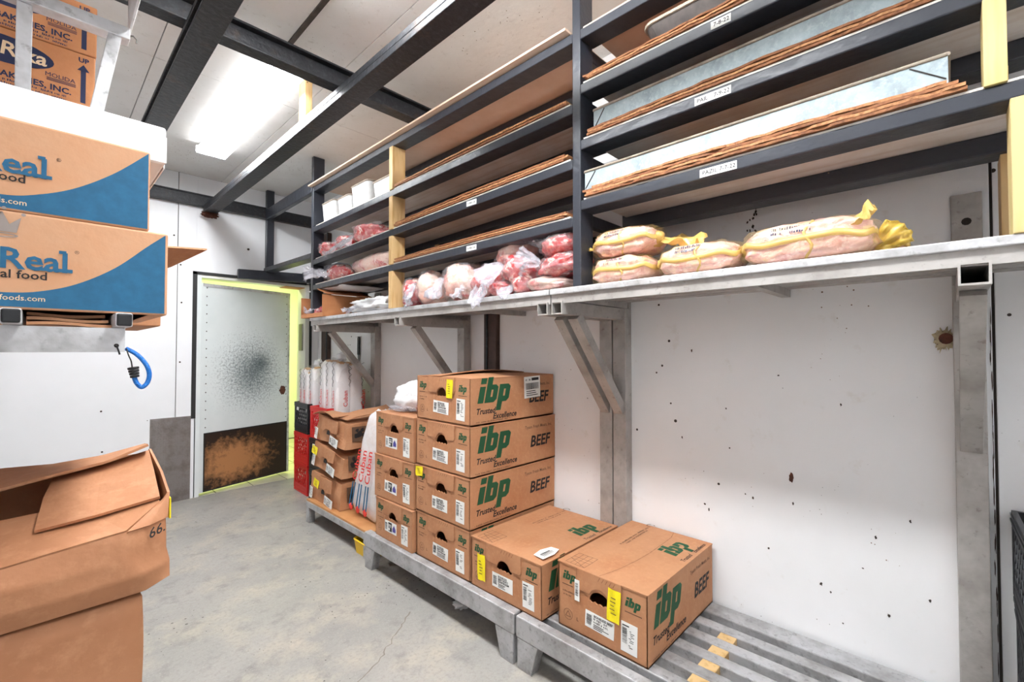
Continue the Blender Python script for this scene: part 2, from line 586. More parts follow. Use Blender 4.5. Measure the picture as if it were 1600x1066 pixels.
def panel_mesh(outline, holes, fn, t):
    """flat panel with holes: filled 2D curve of thickness t; fn maps (a, b, depth) to 3D. returns (verts, faces)"""
    cu = bpy.data.curves.new('panel', 'CURVE')
    cu.dimensions = '2D'
    cu.fill_mode = 'BOTH'
    cu.extrude = t / 2
    for loop in [outline] + holes:
        sp = cu.splines.new('POLY')
        sp.points.add(len(loop) - 1)
        for p, (a, b) in zip(sp.points, loop):
            p.co = (a, b, 0, 1)
        sp.use_cyclic_u = True
    ob = bpy.data.objects.new('panel', cu)
    COL.objects.link(ob)
    dg = bpy.context.evaluated_depsgraph_get()
    me = bpy.data.meshes.new_from_object(ob.evaluated_get(dg))
    out = [fn(v.co.x, v.co.y, v.co.z) for v in me.vertices], [tuple(p.vertices) for p in me.polygons]
    bpy.data.objects.remove(ob)
    bpy.data.curves.remove(cu)
    bpy.data.meshes.remove(me)
    return out


def scrawl(mb, f, a, b, length, h, rnd, k=.0022):
    """illegible small print: a row of narrow strokes with word gaps"""
    x = 0.0
    while x < length:
        w = h * rnd.uniform(.18, .4)
        if rnd.random() > .14:
            f.rect(mb, a + x, b + h * rnd.uniform(0, .15), a + min(length, x + w), b + h * rnd.uniform(.6, 1.0), k)
        x += w + h * rnd.uniform(.12, .3)

# ================================================================ THE SETTING
XW, YF, ZC = 2.06, 4.83, 2.86          # right wall, far wall, ceiling
XL, YB = -0.75, -1.7                   # left wall and back wall (out of view)
DX0, DX1, DZ = 0.985, 1.93, 1.985      # door opening
WT = 0.2                               # thickness of the far wall

fl = struct(MB().box(XL - .1, XW + .1, YB - .1, YF + .02, -0.1, 0).build('floor', 'floor'))
# shallow cracks in the concrete
def crack(pts, w=0.006):
    mb = MB()
    rnd = random.Random(len(pts) * 3 + int(pts[0][0] * 100))
    path = []
    for (x0, y0), (x1, y1) in zip(pts[:-1], pts[1:]):
        n = 14
        for i in range(n):
            t = i / n
            path.append((x0 + (x1 - x0) * t + rnd.uniform(-.008, .008), y0 + (y1 - y0) * t + rnd.uniform(-.008, .008)))
    L_, R_ = [], []
    for i, (x, y) in enumerate(path):
        k = w * rnd.uniform(0.15, 0.55)
        L_.append((x - k * .6, y + k, 0.0006)); R_.append((x + k * .6, y - k, 0.0006))
    n = len(path)
    mb.add(L_ + R_, [(i, i + 1, n + i + 1, n + i) for i in range(n - 1)])
    mb.build('crack', 'crack', fl)
crack([(1.30, 1.95), (1.02, 1.75), (0.72, 1.62), (0.55, 1.50)])
crack([(1.28, 2.55), (1.02, 2.9), (0.84, 3.35), (0.62, 3.7)], 0.004)
crack([(0.86, 1.45), (0.72, 1.62)], 0.005)

# right wall: dark backing with white sheets on it
wr = struct(MB().box(XW + .012, XW + .12, YB, YF + WT, 0, ZC + .1).build('wall_right', 'backing'))
for y0, y1 in ((YB, -0.104), (-0.097, 2.09), (2.215, 2.372), (2.378, YF + .01)):
    MB().box(XW, XW + .012, y0, y1, 0.0, ZC).build('panel', 'wall', wr, bevel=0.002)
# far wall: sheets round the door opening
wf = struct(MB().box(XL, DX0 - .02, YF + .012, YF + WT, 0, ZC + .1).box(DX1 + .0, XW + .1, YF + .012, YF + WT, 0, ZC + .1)
            .box(DX0 - .02, DX1 + .0, YF + .012, YF + WT, DZ, ZC + .1).build('wall_far', 'backing'))
for a in ((XL, .826, 0, ZC), (.831, DX0 - .02, 0, ZC), (DX0 - .02, XW, DZ + .012, ZC), (DX1 + .03, XW, 0, DZ + .012)):
    MB().box(a[0], a[1], YF, YF + .012, a[2], a[3]).build('panel', 'wall_far', wf, bevel=0.0015)
for x, z in ((.85, 2.05), (.80, 2.63), (.85, 2.66), (1.38, 2.27), (.86, 1.72), (.35, .82), (.36, .50), (.80, 2.3), (.855, 1.2)):
    MB().tube([(x, YF - .003, z), (x, YF + .002, z)], 0.011 if (x, z) == (1.38, 2.27) else 0.007, 10).build('screw_head', 'stain', wf)
struct(MB().box(XL - .1, XL, YB, YF + WT, 0, ZC + .1).build('wall_left', 'wall_far'))
struct(MB().box(XL, XW + .1, YB - .1, YB, 0, ZC + .1).build('wall_back', 'wall_far'))
ce = struct(MB().box(XL, XW + .1, YB, YF + WT, ZC + .012, ZC + .14).build('ceiling', 'backing'))
for x0, x1 in ((XL, .40), (.404, 1.148), (1.152, XW + .01)):
    for y0, y1 in ((YB, 0.9), (.904, 3.02), (3.024, YF)):
        MB().box(x0, x1, y0, y1, ZC, ZC + .012).build('panel', 'ceiling', ce, bevel=0.0012)
MB().bar((.86, 0.9, ZC - .004), (.86, 2.44, ZC - .004), .022, .01).build('seam_strip', 'pan_dark', ce)

# door opening: gasket, jamb lining, head
tr = struct(thing('trim_1', None, None, (DX0, YF, 0)))
MB().box(DX0 - .045, DX0 - .012, YF - .008, YF + .012, .70, DZ + .02).build('gasket_strip', 'gasket', tr, world=True)
MB().box(DX0 - .045, DX1, YF - .008, YF + .012, DZ - .004, DZ + .022).build('gasket_strip', 'gasket', tr, world=True)
MB().box(DX0 - .012, DX0 + .022, YF - .002, YF + WT, 0, DZ).build('jamb', 'door_white', tr, world=True)
MB().box(DX1 - .01, DX1 + .03, YF - .004, YF + WT, 0, DZ).build('jamb', 'hall_wall', tr, world=True)
MB().box(DX0 - .02, DX1 + .03, YF, YF + WT, DZ - .028, DZ - .004).build('head_lining', 'hall_wall', tr, world=True)
MB().box(DX1 + .03, DX1 + .055, YF - .010, YF + .004, 0, DZ + .02).build('gasket_strip', 'gasket', tr, world=True)
MB().box(DX1 - .018, DX1 - .01, YF + .05, YF + .15, 1.30, 1.58).build('strike_plate', 'steel', tr, world=True, bevel=.003)
MB().box(DX1 - .2, DX1 - .01, YF + .02, YF + WT - .01, DZ - .034, DZ - .028).build('wood_patch', 'card_orange', tr, world=True)

# door leaf standing ajar, swung away from the room
dr = struct(thing('door_1', None, None, (DX0 + .035, YF + .012, 0.025), rotz=R(15.5)))
LW, LH = 0.865, 1.885
MB().box(0, LW, 0, .07, 0, LH).build('leaf', 'door_white', dr, bevel=.004)
MB().box(-.040, .018, -.004, .06, 0, LH).build('hinge_strip', 'door_white', dr, bevel=.002)
kp = MB().box(.03, LW - .035, -.006, 0, .015, .52).build('kick_plate', 'kick_plate', dr, bevel=.002)
for z0, z1 in ((.005, .015), (.52, .53)):
    MB().box(.025, LW - .03, -.008, 0, z0, z1).build('kick_plate_edge', 'gasket', dr)
for x0, x1 in ((.022, .03), (LW - .035, LW - .027)):
    MB().box(x0, x1, -.008, 0, .005, .53).build('kick_plate_edge', 'gasket', dr)
MB().box(LW - .022, LW, -.006, 0, .0, LH).build('edge_trim', 'alu', dr)
MB().box(.0, LW, -.006, 0, LH - .03, LH).build('edge_trim', 'alu', dr)
MB().blob((LW - .075, -.002, .86), (.032, .008, .042), 1.0, .35, 2.5, 4).build('latch_hole', 'rust', dr, smooth=True)
rv = MB().blob((0, 0, 0), (.006, .003, .006), 1, 0, nu=8, nv=4).mesh('rivet', 'steel')
for i in range(17):
    z = .58 + i * (LH - .62) / 16
    share('rivet', rv, dr, (.035, -.001, z)); share('rivet', rv, dr, (LW - .035, -.001, z))

# room behind the door
HF = struct(MB().box(.2, 3.2, YF + .02, 7.2, -0.1, -.004).build('hall_floor', 'backing'))
for i in range(9):
    for j in range(7):
        x, y = .22 + i * .31, YF + .03 + j * .31
        MB().box(x, x + .302, y, y + .302, -.012, 0).build('tile', 'tile', HF, bevel=.002)
struct(MB().box(.2, 3.2, 7.1, 7.2, 0, 2.7).build('wall_hall_back', 'hall_wall'))
struct(MB().box(.1, .2, YF + WT, 7.2, 0, 2.7).build('wall_hall_left', 'hall_wall'))
struct(MB().box(2.7, 2.8, YF + WT, 7.2, 0, 2.7).build('wall_hall_right', 'hall_wall'))
struct(MB().box(.1, 3.2, YF + WT, 7.2, 2.6, 2.7).build('ceiling_hall', 'hall_wall'))
hl = thing('hall_lamp', 'tube lamp on the ceiling behind the ajar door, glowing yellow green', 'lamp', (1.75, 5.75, 2.52))
MB().box(-.6, .6, -.08, .08, .02, .08).build('housing', 'lamp_body', hl, bevel=.006)
M('hall_glow', S(240, 255, 160), emit=(0.86, 1.0, 0.4, 1), emit_s=6.0)
MB().box(-.58, .58, -.06, .06, .0, .02).build('diffuser', 'hall_glow', hl, bevel=.004)
area_light('hall_light', (1.75, 5.75, 2.49), 1.1, .14, HALL_W, (0.86, 1.0, 0.36))

# diamond plate bolted to the far wall beside the door
dp = thing('diamond_plate', 'grey diamond tread plate screwed to the far wall beside the door', 'metal plate', (.655, YF - .006, 0))
MB().box(0, .285, 0, .006, 0, .725).build('sheet', 'plate', dp, bevel=.001)
lz = MB()
for j in range(36):
    for i in range(14):
        x, z = .012 + i * .0195 + (.0 if j % 2 else .004), .012 + j * .0198
        a = R(45) if (i + j) % 2 else R(-45)
        ca, sa = math.cos(a), math.sin(a)
        P = [(x + ca * .011, z + sa * .011), (x - sa * .003, z + ca * .003), (x - ca * .011, z - sa * .011), (x + sa * .003, z - ca * .003)]
        lz.add([(q[0], 0, q[1]) for q in P] + [(x, -.003, z)], [(0, 1, 4), (1, 2, 4), (2, 3, 4), (3, 0, 4)])
tag(lz.build('raised_lozenges', 'plate', dp), kind='stuff')

# ---------------------------------------------------------------- ceiling lamps
def tube_lamp(x, y0, y1, zb, label, k):
    t = thing('ceiling_lamp', label, 'lamp', (x, (y0 + y1) / 2, zb), group='fluorescent ceiling fixtures')
    h = (y1 - y0) / 2
    MB().box(-.07, .07, -h, h, .055, ZC - zb).build('housing', 'lamp_body', t, bevel=.004)
    MB().box(-.084, .084, -h + .02, h - .02, 0, .006).build('diffuser', 'diffuser_%d' % k, t)
    for s in (-1, 1):
        MB().prism([(s * .0845, .0), (s * .100, .010), (s * .098, .022), (s * .071, .060), (s * .071, .0062)], lambda a, b, q: (a, q, b), -h + .02, h - .02).build('lens_side', 'lens_side_%d' % k, t)
    for s in (-1, 1):
        MB().box(-.098, .098, s * h - .012, s * h + .012, -.002, .055).build('end_cap', 'lamp_body', t, bevel=.005)
    for s in (-.03, .035):
        MB().tube([(s, -h - .02, .03), (s, -h + .0, .03)], .014, 10).build('socket_cover', 'pan_dull', t)
    return t
tube_lamp(.885, 2.47, 4.02, 2.775, 'long white fluorescent fixture glowing on the ceiling between the steel beams', 0)
tube_lamp(.66, .22, 1.77, 2.775, 'second white fluorescent fixture on the ceiling, nearer the camera', 1)
tube_lamp(.66, -1.55, -.15, 2.775, 'third fluorescent fixture, unseen, added behind the camera for fill light', 2)  # fill lamp added out of view to lighten the room

# ---------------------------------------------------------------- steel beams
def ibeam(name, label, p0, p1, w, h, tf, tw, mat='black_steel', side=0):
    """rolled section along p0..p1; side = 0 both flanges, 1 channel"""
    p0, p1 = Vector(p0), Vector(p1)
    d = (p1 - p0).normalized()
    s = d.cross(Vector((0, 0, 1))).normalized()
    t = thing(name, label, 'beam', p0)
    q = p1 - p0
    u = Vector((0, 0, 1))
    def pl(nm, a0, a1, b0, b1):
        mb = MB()
        mb.prism([(a0, b0), (a1, b0), (a1, b1), (a0, b1)], lambda a, b, k: s * a + u * b + q * k, 0, 1)
        mb.build(nm, mat, t, bevel=.003)
    pl('bottom_flange', -w / 2, w / 2, 0, tf)
    pl('top_flange', -w / 2, w / 2, h - tf, h)
    c = side * (w / 2 - tw / 2)
    pl('web', c - tw / 2, c + tw / 2, tf, h - tf)
    return t
ibeam('steel_beam', 'rusty black steel beam along the ceiling, left of the glowing lamp', (.432, YB, 2.53), (.432, YF - .05, 2.53), .10, .07, .014, .012)
bb = ibeam('steel_beam', 'black steel beam along the ceiling, between the lamp and the tall rack', (1.05, YB, 2.535), (1.05, YF - .05, 2.535), .10, .06, .03, .03)
MB().blob((.0, YF - .06 - YB, -.012), (.06, .03, .028), .8, .5, 4, 3).build('rusty_end', 'rust', bb, smooth=True)
ibeam('steel_beam', 'black steel cross beam spanning the aisle above the two long ceiling beams', (XL, 2.235, 2.633), (XW, 2.235, 2.633), .075, .105, .010, .008)
ibeam('steel_beam', 'black steel beam fixed flat along the top of the far wall', (XL, YF - .035, 2.585), (XW, YF - .035, 2.585), .06, .105, .012, .05)
bl = tag(MB().box(1.03, 1.07, 2.62, 2.71, 2.595, ZC - .001).build('wood_block', 'pine', bevel=.002), 'upright pine block wedged between a ceiling beam and the ceiling near the lamp', 'wood block')

# wall uprights behind the shelf
t = thing('steel_post', 'dark brown steel post set in the right wall behind the beef cartons', 'post', (XW, 2.15, 0))
MB().box(-.03, .01, -.058, .058, 0, 2.5).build('column', 'brown_steel', t, bevel=.004)
MB().box(-.036, -.03, .02, .034, 0, 2.5).build('edge_bead', 'black_steel', t)
t = thing('steel_post', 'grey steel post in the far corner beside the door', 'post', (XW - .03, 4.62, 0))
MB().box(-.01, .03, -.09, .05, 0, 2.5).build('column', 'brown_steel', t, bevel=.004)
MB().box(-.016, -.01, -.09, -.07, 0, 2.5).build('edge_bead', 'black_steel', t)

# smears, drips and scuffs on the right wall
rnd = random.Random(12)
def wall_mark(name, y, z, ry, rz, mat, seed):
    P = []
    for k in range(14):
        a = 2 * math.pi * k / 14
        q = 1 + .7 * noise.noise(Vector((math.cos(a) * 1.7 + seed, math.sin(a) * 1.7, seed * .37)))
        P.append((y + ry * q * math.cos(a), z + rz * q * math.sin(a)))
    MB().prism(P, lambda a, b, k: (k, a, b), XW - .0012, XW + .001).build(name, mat, wr)
for k in range(30):                                   # dark dotted trickle behind the chicken bags
    wall_mark('dark_trickle', .588 + rnd.uniform(-.018, .018), 1.74 + k * .008 + rnd.uniform(-.01, .01), rnd.uniform(.002, .005), rnd.uniform(.003, .008), 'stain', k)
wall_mark('brown_smear', .455, .80, .008, .016, 'rust', 3)
for y, z in ((.62, .70), (.60, .69), (.80, .62), (.78, .60), (.45, .70), (.53, .50), (.36, .42), (.33, .40), (.23, .52), (.16, .38), (.05, .47), (.29, .30), (.20, .64), (.10, .72), (.9, .9), (.7, 1.05), (.5, 1.2), (.3, 1.1), (.84, 1.3)):
    wall_mark('scuff', y + rnd.uniform(-.01, .01), z, rnd.uniform(.0018, .004), rnd.uniform(.002, .0065), 'stain', y * 31 + z)
for k in range(16):                                   # grimy edge along the seam beside the bracket
    wall_mark('seam_grime', -.096 + rnd.uniform(0, .004), .35 + k * .07 + rnd.uniform(-.02, .02), rnd.uniform(.001, .0018), rnd.uniform(.02, .05), 'brown_steel', k * 2.3)

# ================================================================ RIGHT SIDE: ALUMINIUM WALL SHELF
SX0, SZ = 1.50, 1.56        # front edge and top of the shelf


def bracket(y, label, z0=.2145):
    """square tube arm, wall post and diagonal brace at y; open tube ends face the aisle"""
    t = thing('shelf_bracket', label, 'bracket', (2.0, y, 0), group='aluminium shelf brackets')
    MB().hollow((SX0 + .002, y, 1.4795), (2.0, y, 1.4795), .056, .054, .005).build('arm', 'alu_dull', t, world=True)
    MB().box(1.985, 1.992, y - .022, y + .022, 1.457, 1.50).build('arm_plug', 'dark_line', t, world=True)
    MB().box(2.0005, XW - .001, y - .036, y + .036, z0, 1.507).build('wall_post', 'alu_dull', t, world=True, bevel=.003)
    MB().box(2.035, XW - .001, y - .036, y + .036, 1.5075, 1.80).build('post_head', 'alu_dull', t, world=True, bevel=.003)
    MB().bar((1.63, y, 1.452), (2.012, y, 1.0), .05, .045).build('brace', 'alu_dull', t, world=True, bevel=.002)
    MB().tube([(2.034, y, 1.71), (2.037, y, 1.71)], .012, 10).build('bolt_head', 'dark_line', t, world=True)


def wall_shelf(y0, y1, label):
    t = thing('bracket_shelf', label, 'shelf', (SX0, y0, 1.2), group='aluminium wall shelf sections')
    # front lip: bright folded edge with a recessed flange beneath
    MB().box(SX0, SX0 + .03, y0, y1, SZ - .024, SZ).build('front_lip', 'alu', t, world=True, bevel=.003)
    MB().box(SX0 + .012, SX0 + .02, y0, y1, SZ - .062, SZ - .024).build('front_flange', 'alu_dull', t, world=True)
    n = 6
    w = (2.03 - (SX0 + .03)) / n
    for i in range(n):
        a = SX0 + .03 + i * w + .008
        MB().box(a, a + w - .016, y0 + .004, y1 - .004, SZ - .022, SZ - .004).build('slat', 'alu_dull', t, world=True, bevel=.002)
    for i in range(int((y1 - y0) / .6) + 1):
        yy = y0 + .05 + i * ((y1 - y0 - .1) / max(1, int((y1 - y0) / .6)))
        MB().box(SX0 + .02, XW - .01, yy - .015, yy + .015, SZ - .05, SZ - .022).build('cross_bar', 'alu_dull', t, world=True)
    return t


wsA = wall_shelf(1.226, 3.69, 'aluminium wall shelf carrying the bagged beef, far section up to the door')
wsB = wall_shelf(-1.0, 1.220, 'aluminium wall shelf carrying the yellow chicken bags, near section')

bracket(3.59, 'aluminium shelf bracket at the far end near the bread bags')
bracket(2.41, 'aluminium shelf bracket behind the middle carton stack')
bracket(1.262, 'left bracket of the close pair beside the tallest carton stack')
bracket(1.184, 'right bracket of the close pair above the nearest cartons')
bracket(-.045, 'aluminium shelf bracket seen end on at the right of the bare wall', 0.0)
# broken hole in the wall beside the near bracket post, with a pipe stub in it
t = thing('pipe_stub', 'steel pipe stub poking out of a ragged hole beside the near shelf post', 'pipe', (XW, .012, 1.335))
MB().blob((0, 0.0, 0), (.004, .022, .03), .9, .9, 5, 5, nu=30).build('ragged_foam', 'foam', t, smooth=True)
MB().tube([(.01, -.005, .004), (-.035, -.005, .004)], .018, 12).build('stub', 'rust', t)

# ================================================================ BLACK TIMBER RACK STANDING ON THE SHELF
rk = thing('storage_rack', 'tall black painted timber rack of many levels standing on the aluminium shelf', 'rack', (SX0, 1.08, SZ))
FX0, FX1 = SX0 + .004, SX0 + .094
RX0, RX1 = 1.835, 1.925


def rk_box(name, x0, x1, y0, y1, z0, z1, mat='black_paint', bev=.004):
    return MB().box(x0, x1, y0, y1, z0, z1).build(name, mat, rk, world=True, bevel=bev)


def rk_rail(x0, x1, y0, z0, y1, z1, h=.04, name='rail'):
    mb = MB()
    mb.add([(x0, y0, z0 - h), (x1, y0, z0 - h), (x1, y0, z0), (x0, y0, z0), (x0, y1, z1 - h), (x1, y1, z1 - h), (x1, y1, z1), (x0, y1, z1)],
           [(0, 1, 2, 3), (7, 6, 5, 4), (0, 4, 5, 1), (1, 5, 6, 2), (2, 6, 7, 3), (3, 7, 4, 0)])
    return mb.build(name, 'black_paint', rk, world=True, bevel=.004)


for y in (3.645, 1.062, -.60):
    rk_box('post', FX0, FX1, y, y + .04, SZ, ZC - .002)
    rk_box('post', RX0 + .06, RX1 + .06, y, y + .04, SZ, ZC - .002)
LV = [(1.82, 1.845), (2.022, 2.083), (2.285, 2.312), (2.61, 2.607)]     # left bay: rail tops at the far and the near end
RV = [1.905, 2.150, 2.378, 2.604]                                       # right bay
LY0, LY1 = 3.645, 1.102
for za, zb in LV:
    rk_rail(FX0, FX1, LY0, za, LY1, zb)
    rk_rail(RX0, RX1, LY0, za, LY1, zb)
for z in RV:
    rk_rail(FX0, FX1, 1.062, z, -.56, z)
    rk_rail(RX0, RX1, 1.062, z, -.56, z, .055)
for z in RV + [LV[1][1], LV[2][1]]:
    rk_box('cross_piece', FX1 - .005, RX0 + .01, 1.066, 1.098, z - .09, z - .04)
# frame running on from the rack to the far wall, over the door
rk_rail(FX0, FX1, 4.79, 2.10, 3.685, 2.085)
rk_rail(RX0, RX1, 4.70, 2.09, 3.685, 2.085)
rk_rail(FX0, FX0 + .04, 4.76, 2.665, 3.685, 2.675, .10)
rk_box('post', SX0 + .012, SX0 + .082, 4.745, 4.785, 2.10, ZC - .002)
hb = tag(MB().add([(1.273, 4.735, 1.968), (1.273, 4.775, 1.968), (1.273, 4.775, 2.058), (1.273, 4.735, 2.058),
                   (1.99, 4.735, 2.0), (1.99, 4.775, 2.0), (1.99, 4.775, 2.09), (1.99, 4.735, 2.09)],
                  [(0, 1, 2, 3), (7, 6, 5, 4), (0, 4, 5, 1), (1, 5, 6, 2), (2, 6, 7, 3), (3, 7, 4, 0)]).build('header_board', 'black_paint', bevel=.004),
         'black painted board across the top corner of the door opening', 'board')

# pine blocks between the levels
def zl(k, y):
    a, b = LV[k]
    return a + (b - a) * (LY0 - y) / (LY0 - LY1)
yb = 2.462
prev = SZ
for k in range(4):
    top = zl(k, yb + .02) - .041
    rk_box('spacer_block', SX0 - .002, SX0 + .09, yb, yb + .04, prev, top, 'pine', .002)
    prev = zl(k, yb + .02) + .001
rk_box('spacer_block', RX0 - .002, RX0 + .088, yb - .02, yb + .02, zl(0, yb) + .001, zl(1, yb) - .041, 'pine', .002)
rk_box('spacer_block', SX0 - .004, SX0 + .09, -.104, -.066, RV[0] + .001, RV[1] - .041, 'pine_pale', .002)
rk_box('spacer_block', SX0 - .004, SX0 + .09, -.15, -.106, SZ, RV[0] - .041, 'pine_pale', .002)
rk_box('spacer_block', RX0 + .02, RX0 + .11, -.15, -.11, SZ, RV[0] - .056, 'pine', .002)
rk_box('spacer_block', RX0 + .02, RX0 + .11, -.13, -.09, RV[0] + .001, RV[1] - .056, 'pine_pale', .002)

# paper tags taped on the rail fronts, with handwriting
def rail_tag(y, z, w, words, h=.026, tilt=0.0):
    f = Face((FX0 - .0008, y, z), (0, -1, tilt), (0, 0, 1))
    f.o -= Vector(rk.location)
    mb = MB(); f.plate(mb, [(0, 0), (w, 0), (w, h), (0, h)], 0, .0012)
    lb = mb.build('paper_tag', 'paper', rk)
    mb = MB()
    for s, a in words:
        f.text(mb, s, a, h * .25, h * .72, .01, lift=.002)
    if not words:
        scrawl(mb, f, .008, h * .3, w - .016, h * .45, random.Random(int(y * 100)), .002)
    mb.build('handwriting', 'ink', lb)
rail_tag(.585, RV[0] - .036, .115, [('PAZIL', .008), ('7-7-22', .062)])
rail_tag(.60, RV[1] - .036, .115, [('PAIL', .008), ('7-9-22', .062)])
rail_tag(.545, RV[2] - .034, .062, [('7-8-22', .008)])
rail_tag(1.765, zl(1, 1.74) - .034, .075, [], .026, -.01)
rail_tag(1.765, zl(0, 1.74) - .034, .075, [], .026, -.01)

# ---------------------------------------------------------------- sheets lying on the rack
def board(name, label, cat, y0, z0, y1, z1, th, mat, x0=FX0 - .002, x1=RX1, layers=1, fray=.0, seed=0, group='hardboard stacks on the rack'):
    t = thing(name, label, cat, (x0, y0, z0), group=group)
    rnd = random.Random(seed)
    for k in range(layers):
        h = th / layers
        a0, a1 = (y0 - rnd.uniform(0, fray), y1 + rnd.uniform(0, fray))
        n = 46
        def fn(u, v, k=k, h=h):
            y = a0 + (a1 - a0) * u
            t_ = (y - y0) / (y1 - y0)
            z = z0 + (z1 - z0) * t_ + h * (k + .5) + .0015
            jag = 0 if v > .5 else noise.noise(Vector((y * 22, k * 9.1 + seed, 0))) * fray * .22
            bow = .006 * math.sin(u * 3.1) * (k / max(1, layers - 1)) if layers > 1 else 0
            return (x0 + (x1 - x0) * v + jag, y, z + bow), (0, 0, 1)
        MB().slab(fn, n, 1, h * .92).build('sheet', mat if k % 2 == 0 else ('hard_layer' if mat == 'hardboard' else mat), t, world=True)
    return t


# light deck panels that span front to rear rails
def deck(label, y0, y1, z0, z1, mat='deck_ply', th=.007):
    t = thing('deck_panel', label, 'panel', (FX0 + .01, y0, z0), group='thin deck panels of the rack')
    mb = MB()
    mb.add([(FX0 + .004, y0, z0 + .001), (RX1, y0, z0 + .001), (RX1, y1, z1 + .001), (FX0 + .004, y1, z1 + .001),
            (FX0 + .004, y0, z0 + th), (RX1, y0, z0 + th), (RX1, y1, z1 + th), (FX0 + .004, y1, z1 + th)],
           [(0, 3, 2, 1), (4, 5, 6, 7), (0, 1, 5, 4), (1, 2, 6, 5), (2, 3, 7, 6), (3, 0, 4, 7)])
    mb.build('plywood', mat, t, world=True)
    return t
names = ['lowest', 'second', 'third', 'top']
for k in range(3):
    ya, yc = 3.60, 1.115
    deck('pale deck panel on the %s level of the rack, far bay' % names[k], ya, yc, zl(k, ya), zl(k, yc))
for k in range(4):
    deck('pale deck panel on the %s level of the rack, near bay' % names[k], 1.05, -.55, RV[k], RV[k], 'deck_ply' if k < 3 else 'deck_tan')
t = thing('deck_panel', 'pale panel closing the top of the rack, far bay', 'panel', (FX0, 3.68, 2.61), group='thin deck panels of the rack')
MB().box(FX0 - .03, RX1, 1.115, 3.68, 2.6125, 2.6225).build('plywood', 'deck_tan', t, world=True)

board('hardboard_stack', 'brown hardboard sheets on the lowest far level above the bagged beef', 'board', 2.455, zl(0, 2.455) + .007, 1.12, zl(0, 1.12) + .007, .022, 'hardboard', layers=3, fray=.03, seed=1)
board('hardboard_stack', 'brown hardboard sheets on the second far level, tag below them', 'board', 2.455, zl(1, 2.455) + .007, 1.12, zl(1, 1.12) + .007, .026, 'hardboard', layers=3, fray=.03, seed=2)
board('hardboard_stack', 'single brown hardboard sheet on the third far level', 'board', 2.455, zl(2, 2.455) + .007, 1.12, zl(2, 1.12) + .007, .018, 'hardboard', layers=2, fray=.02, seed=3)
board('hardboard_stack', 'frayed brown hardboard sheets under the lowest galvanised tray', 'board', 1.05, RV[0] + .007, -.045, RV[0] + .007, .034, 'hardboard', layers=4, fray=.05, seed=4, x0=FX0 - .008)
board('hardboard_stack', 'frayed brown hardboard sheets under the second galvanised tray', 'board', 1.05, RV[1] + .007, -.05, RV[1] + .007, .024, 'hardboard', layers=3, fray=.03, seed=5)
board('hardboard_stack', 'brown hardboard sheets under the grey sheet pan', 'board', 1.05, RV[2] + .007, -.05, RV[2] + .007, .022, 'hardboard', layers=3, fray=.03, seed=6)


# ---------------------------------------------------------------- galvanised trays and the sheet pan
def tray(label, x0, x1, y0, y1, z, h):
    t = thing('metal_tray', label, 'tray', (x0, y0, z), group='galvanised trays on the rack')
    tk = .003
    MB().box(x0, x1, y1, y0, z, z + tk).build('base', 'galv', t, world=True)
    for nm, a in (('front_wall', (x0, x0 + tk, y1, y0)), ('rear_wall', (x1 - tk, x1, y1, y0)), ('end_wall', (x0 + tk, x1 - tk, y0 - tk, y0)), ('end_wall', (x0 + tk, x1 - tk, y1, y1 + tk))):
        MB().box(a[0], a[1], a[2], a[3], z + tk, z + h).build(nm, 'galv', t, world=True)
    for p in (((x0, y0, z + h), (x0, y1, z + h)), ((x1, y0, z + h), (x1, y1, z + h)), ((x0, y0, z + h), (x1, y0, z + h)), ((x0, y1, z + h), (x1, y1, z + h))):
        MB().tube(p, .005, 8).build('rolled_rim', 'pan_dull', t, world=True)
    # folded corner seams on the front
    for a, b in (((x0 - .001, y0 - .004, z + .004), (x0 - .001, y0 - .05, z + h - .008)), ((x0 - .001, y1 + .004, z + .012), (x0 - .001, y1 + .07, z + h - .008))):
        MB().bar(a, b, .0025, .003, up=(1, 0, 0)).build('corner_fold', 'dark_line', t, world=True)
    return t
tray('galvanised metal tray on the lowest near level, rust stain at its near end', 1.515, 1.90, 1.048, -.008, RV[0] + .042, .072)
tray('galvanised metal tray on the second near level, above the other tray', 1.525, 1.90, 1.012, -.03, RV[1] + .033, .078)
t = thing('sheet_pan', 'dull grey sheet pan with a rolled rim on the third near level', 'pan', (1.49, .78, RV[2] + .03))
def rounded(x0, x1, y0, y1, r, n=6):
    P = []
    for cx, cy, a0 in ((x1 - r, y1 - r, 0), (x0 + r, y1 - r, 90), (x0 + r, y0 + r, 180), (x1 - r, y0 + r, 270)):
        for i in range(n + 1):
            a = R(a0 + 90 * i / n)
            P.append((cx + r * math.cos(a), cy + r * math.sin(a)))
    return P
o1, o2 = rounded(0, .40, -.75, 0, .04), rounded(.02, .38, -.73, -.02, .04)
n = len(o1)
MB().add([(a, b, .055) for a, b in o1] + [(a, b, .004) for a, b in o2], [(i, (i + 1) % n, n + (i + 1) % n, n + i) for i in range(n)] + [tuple(range(n, 2 * n))]).build('pan_body', 'pan_dark', t)
MB().tube([(a, b, .056) for a, b in o1 + o1[:1]], .007, 8).build('rolled_rim', 'pan_dull', t)

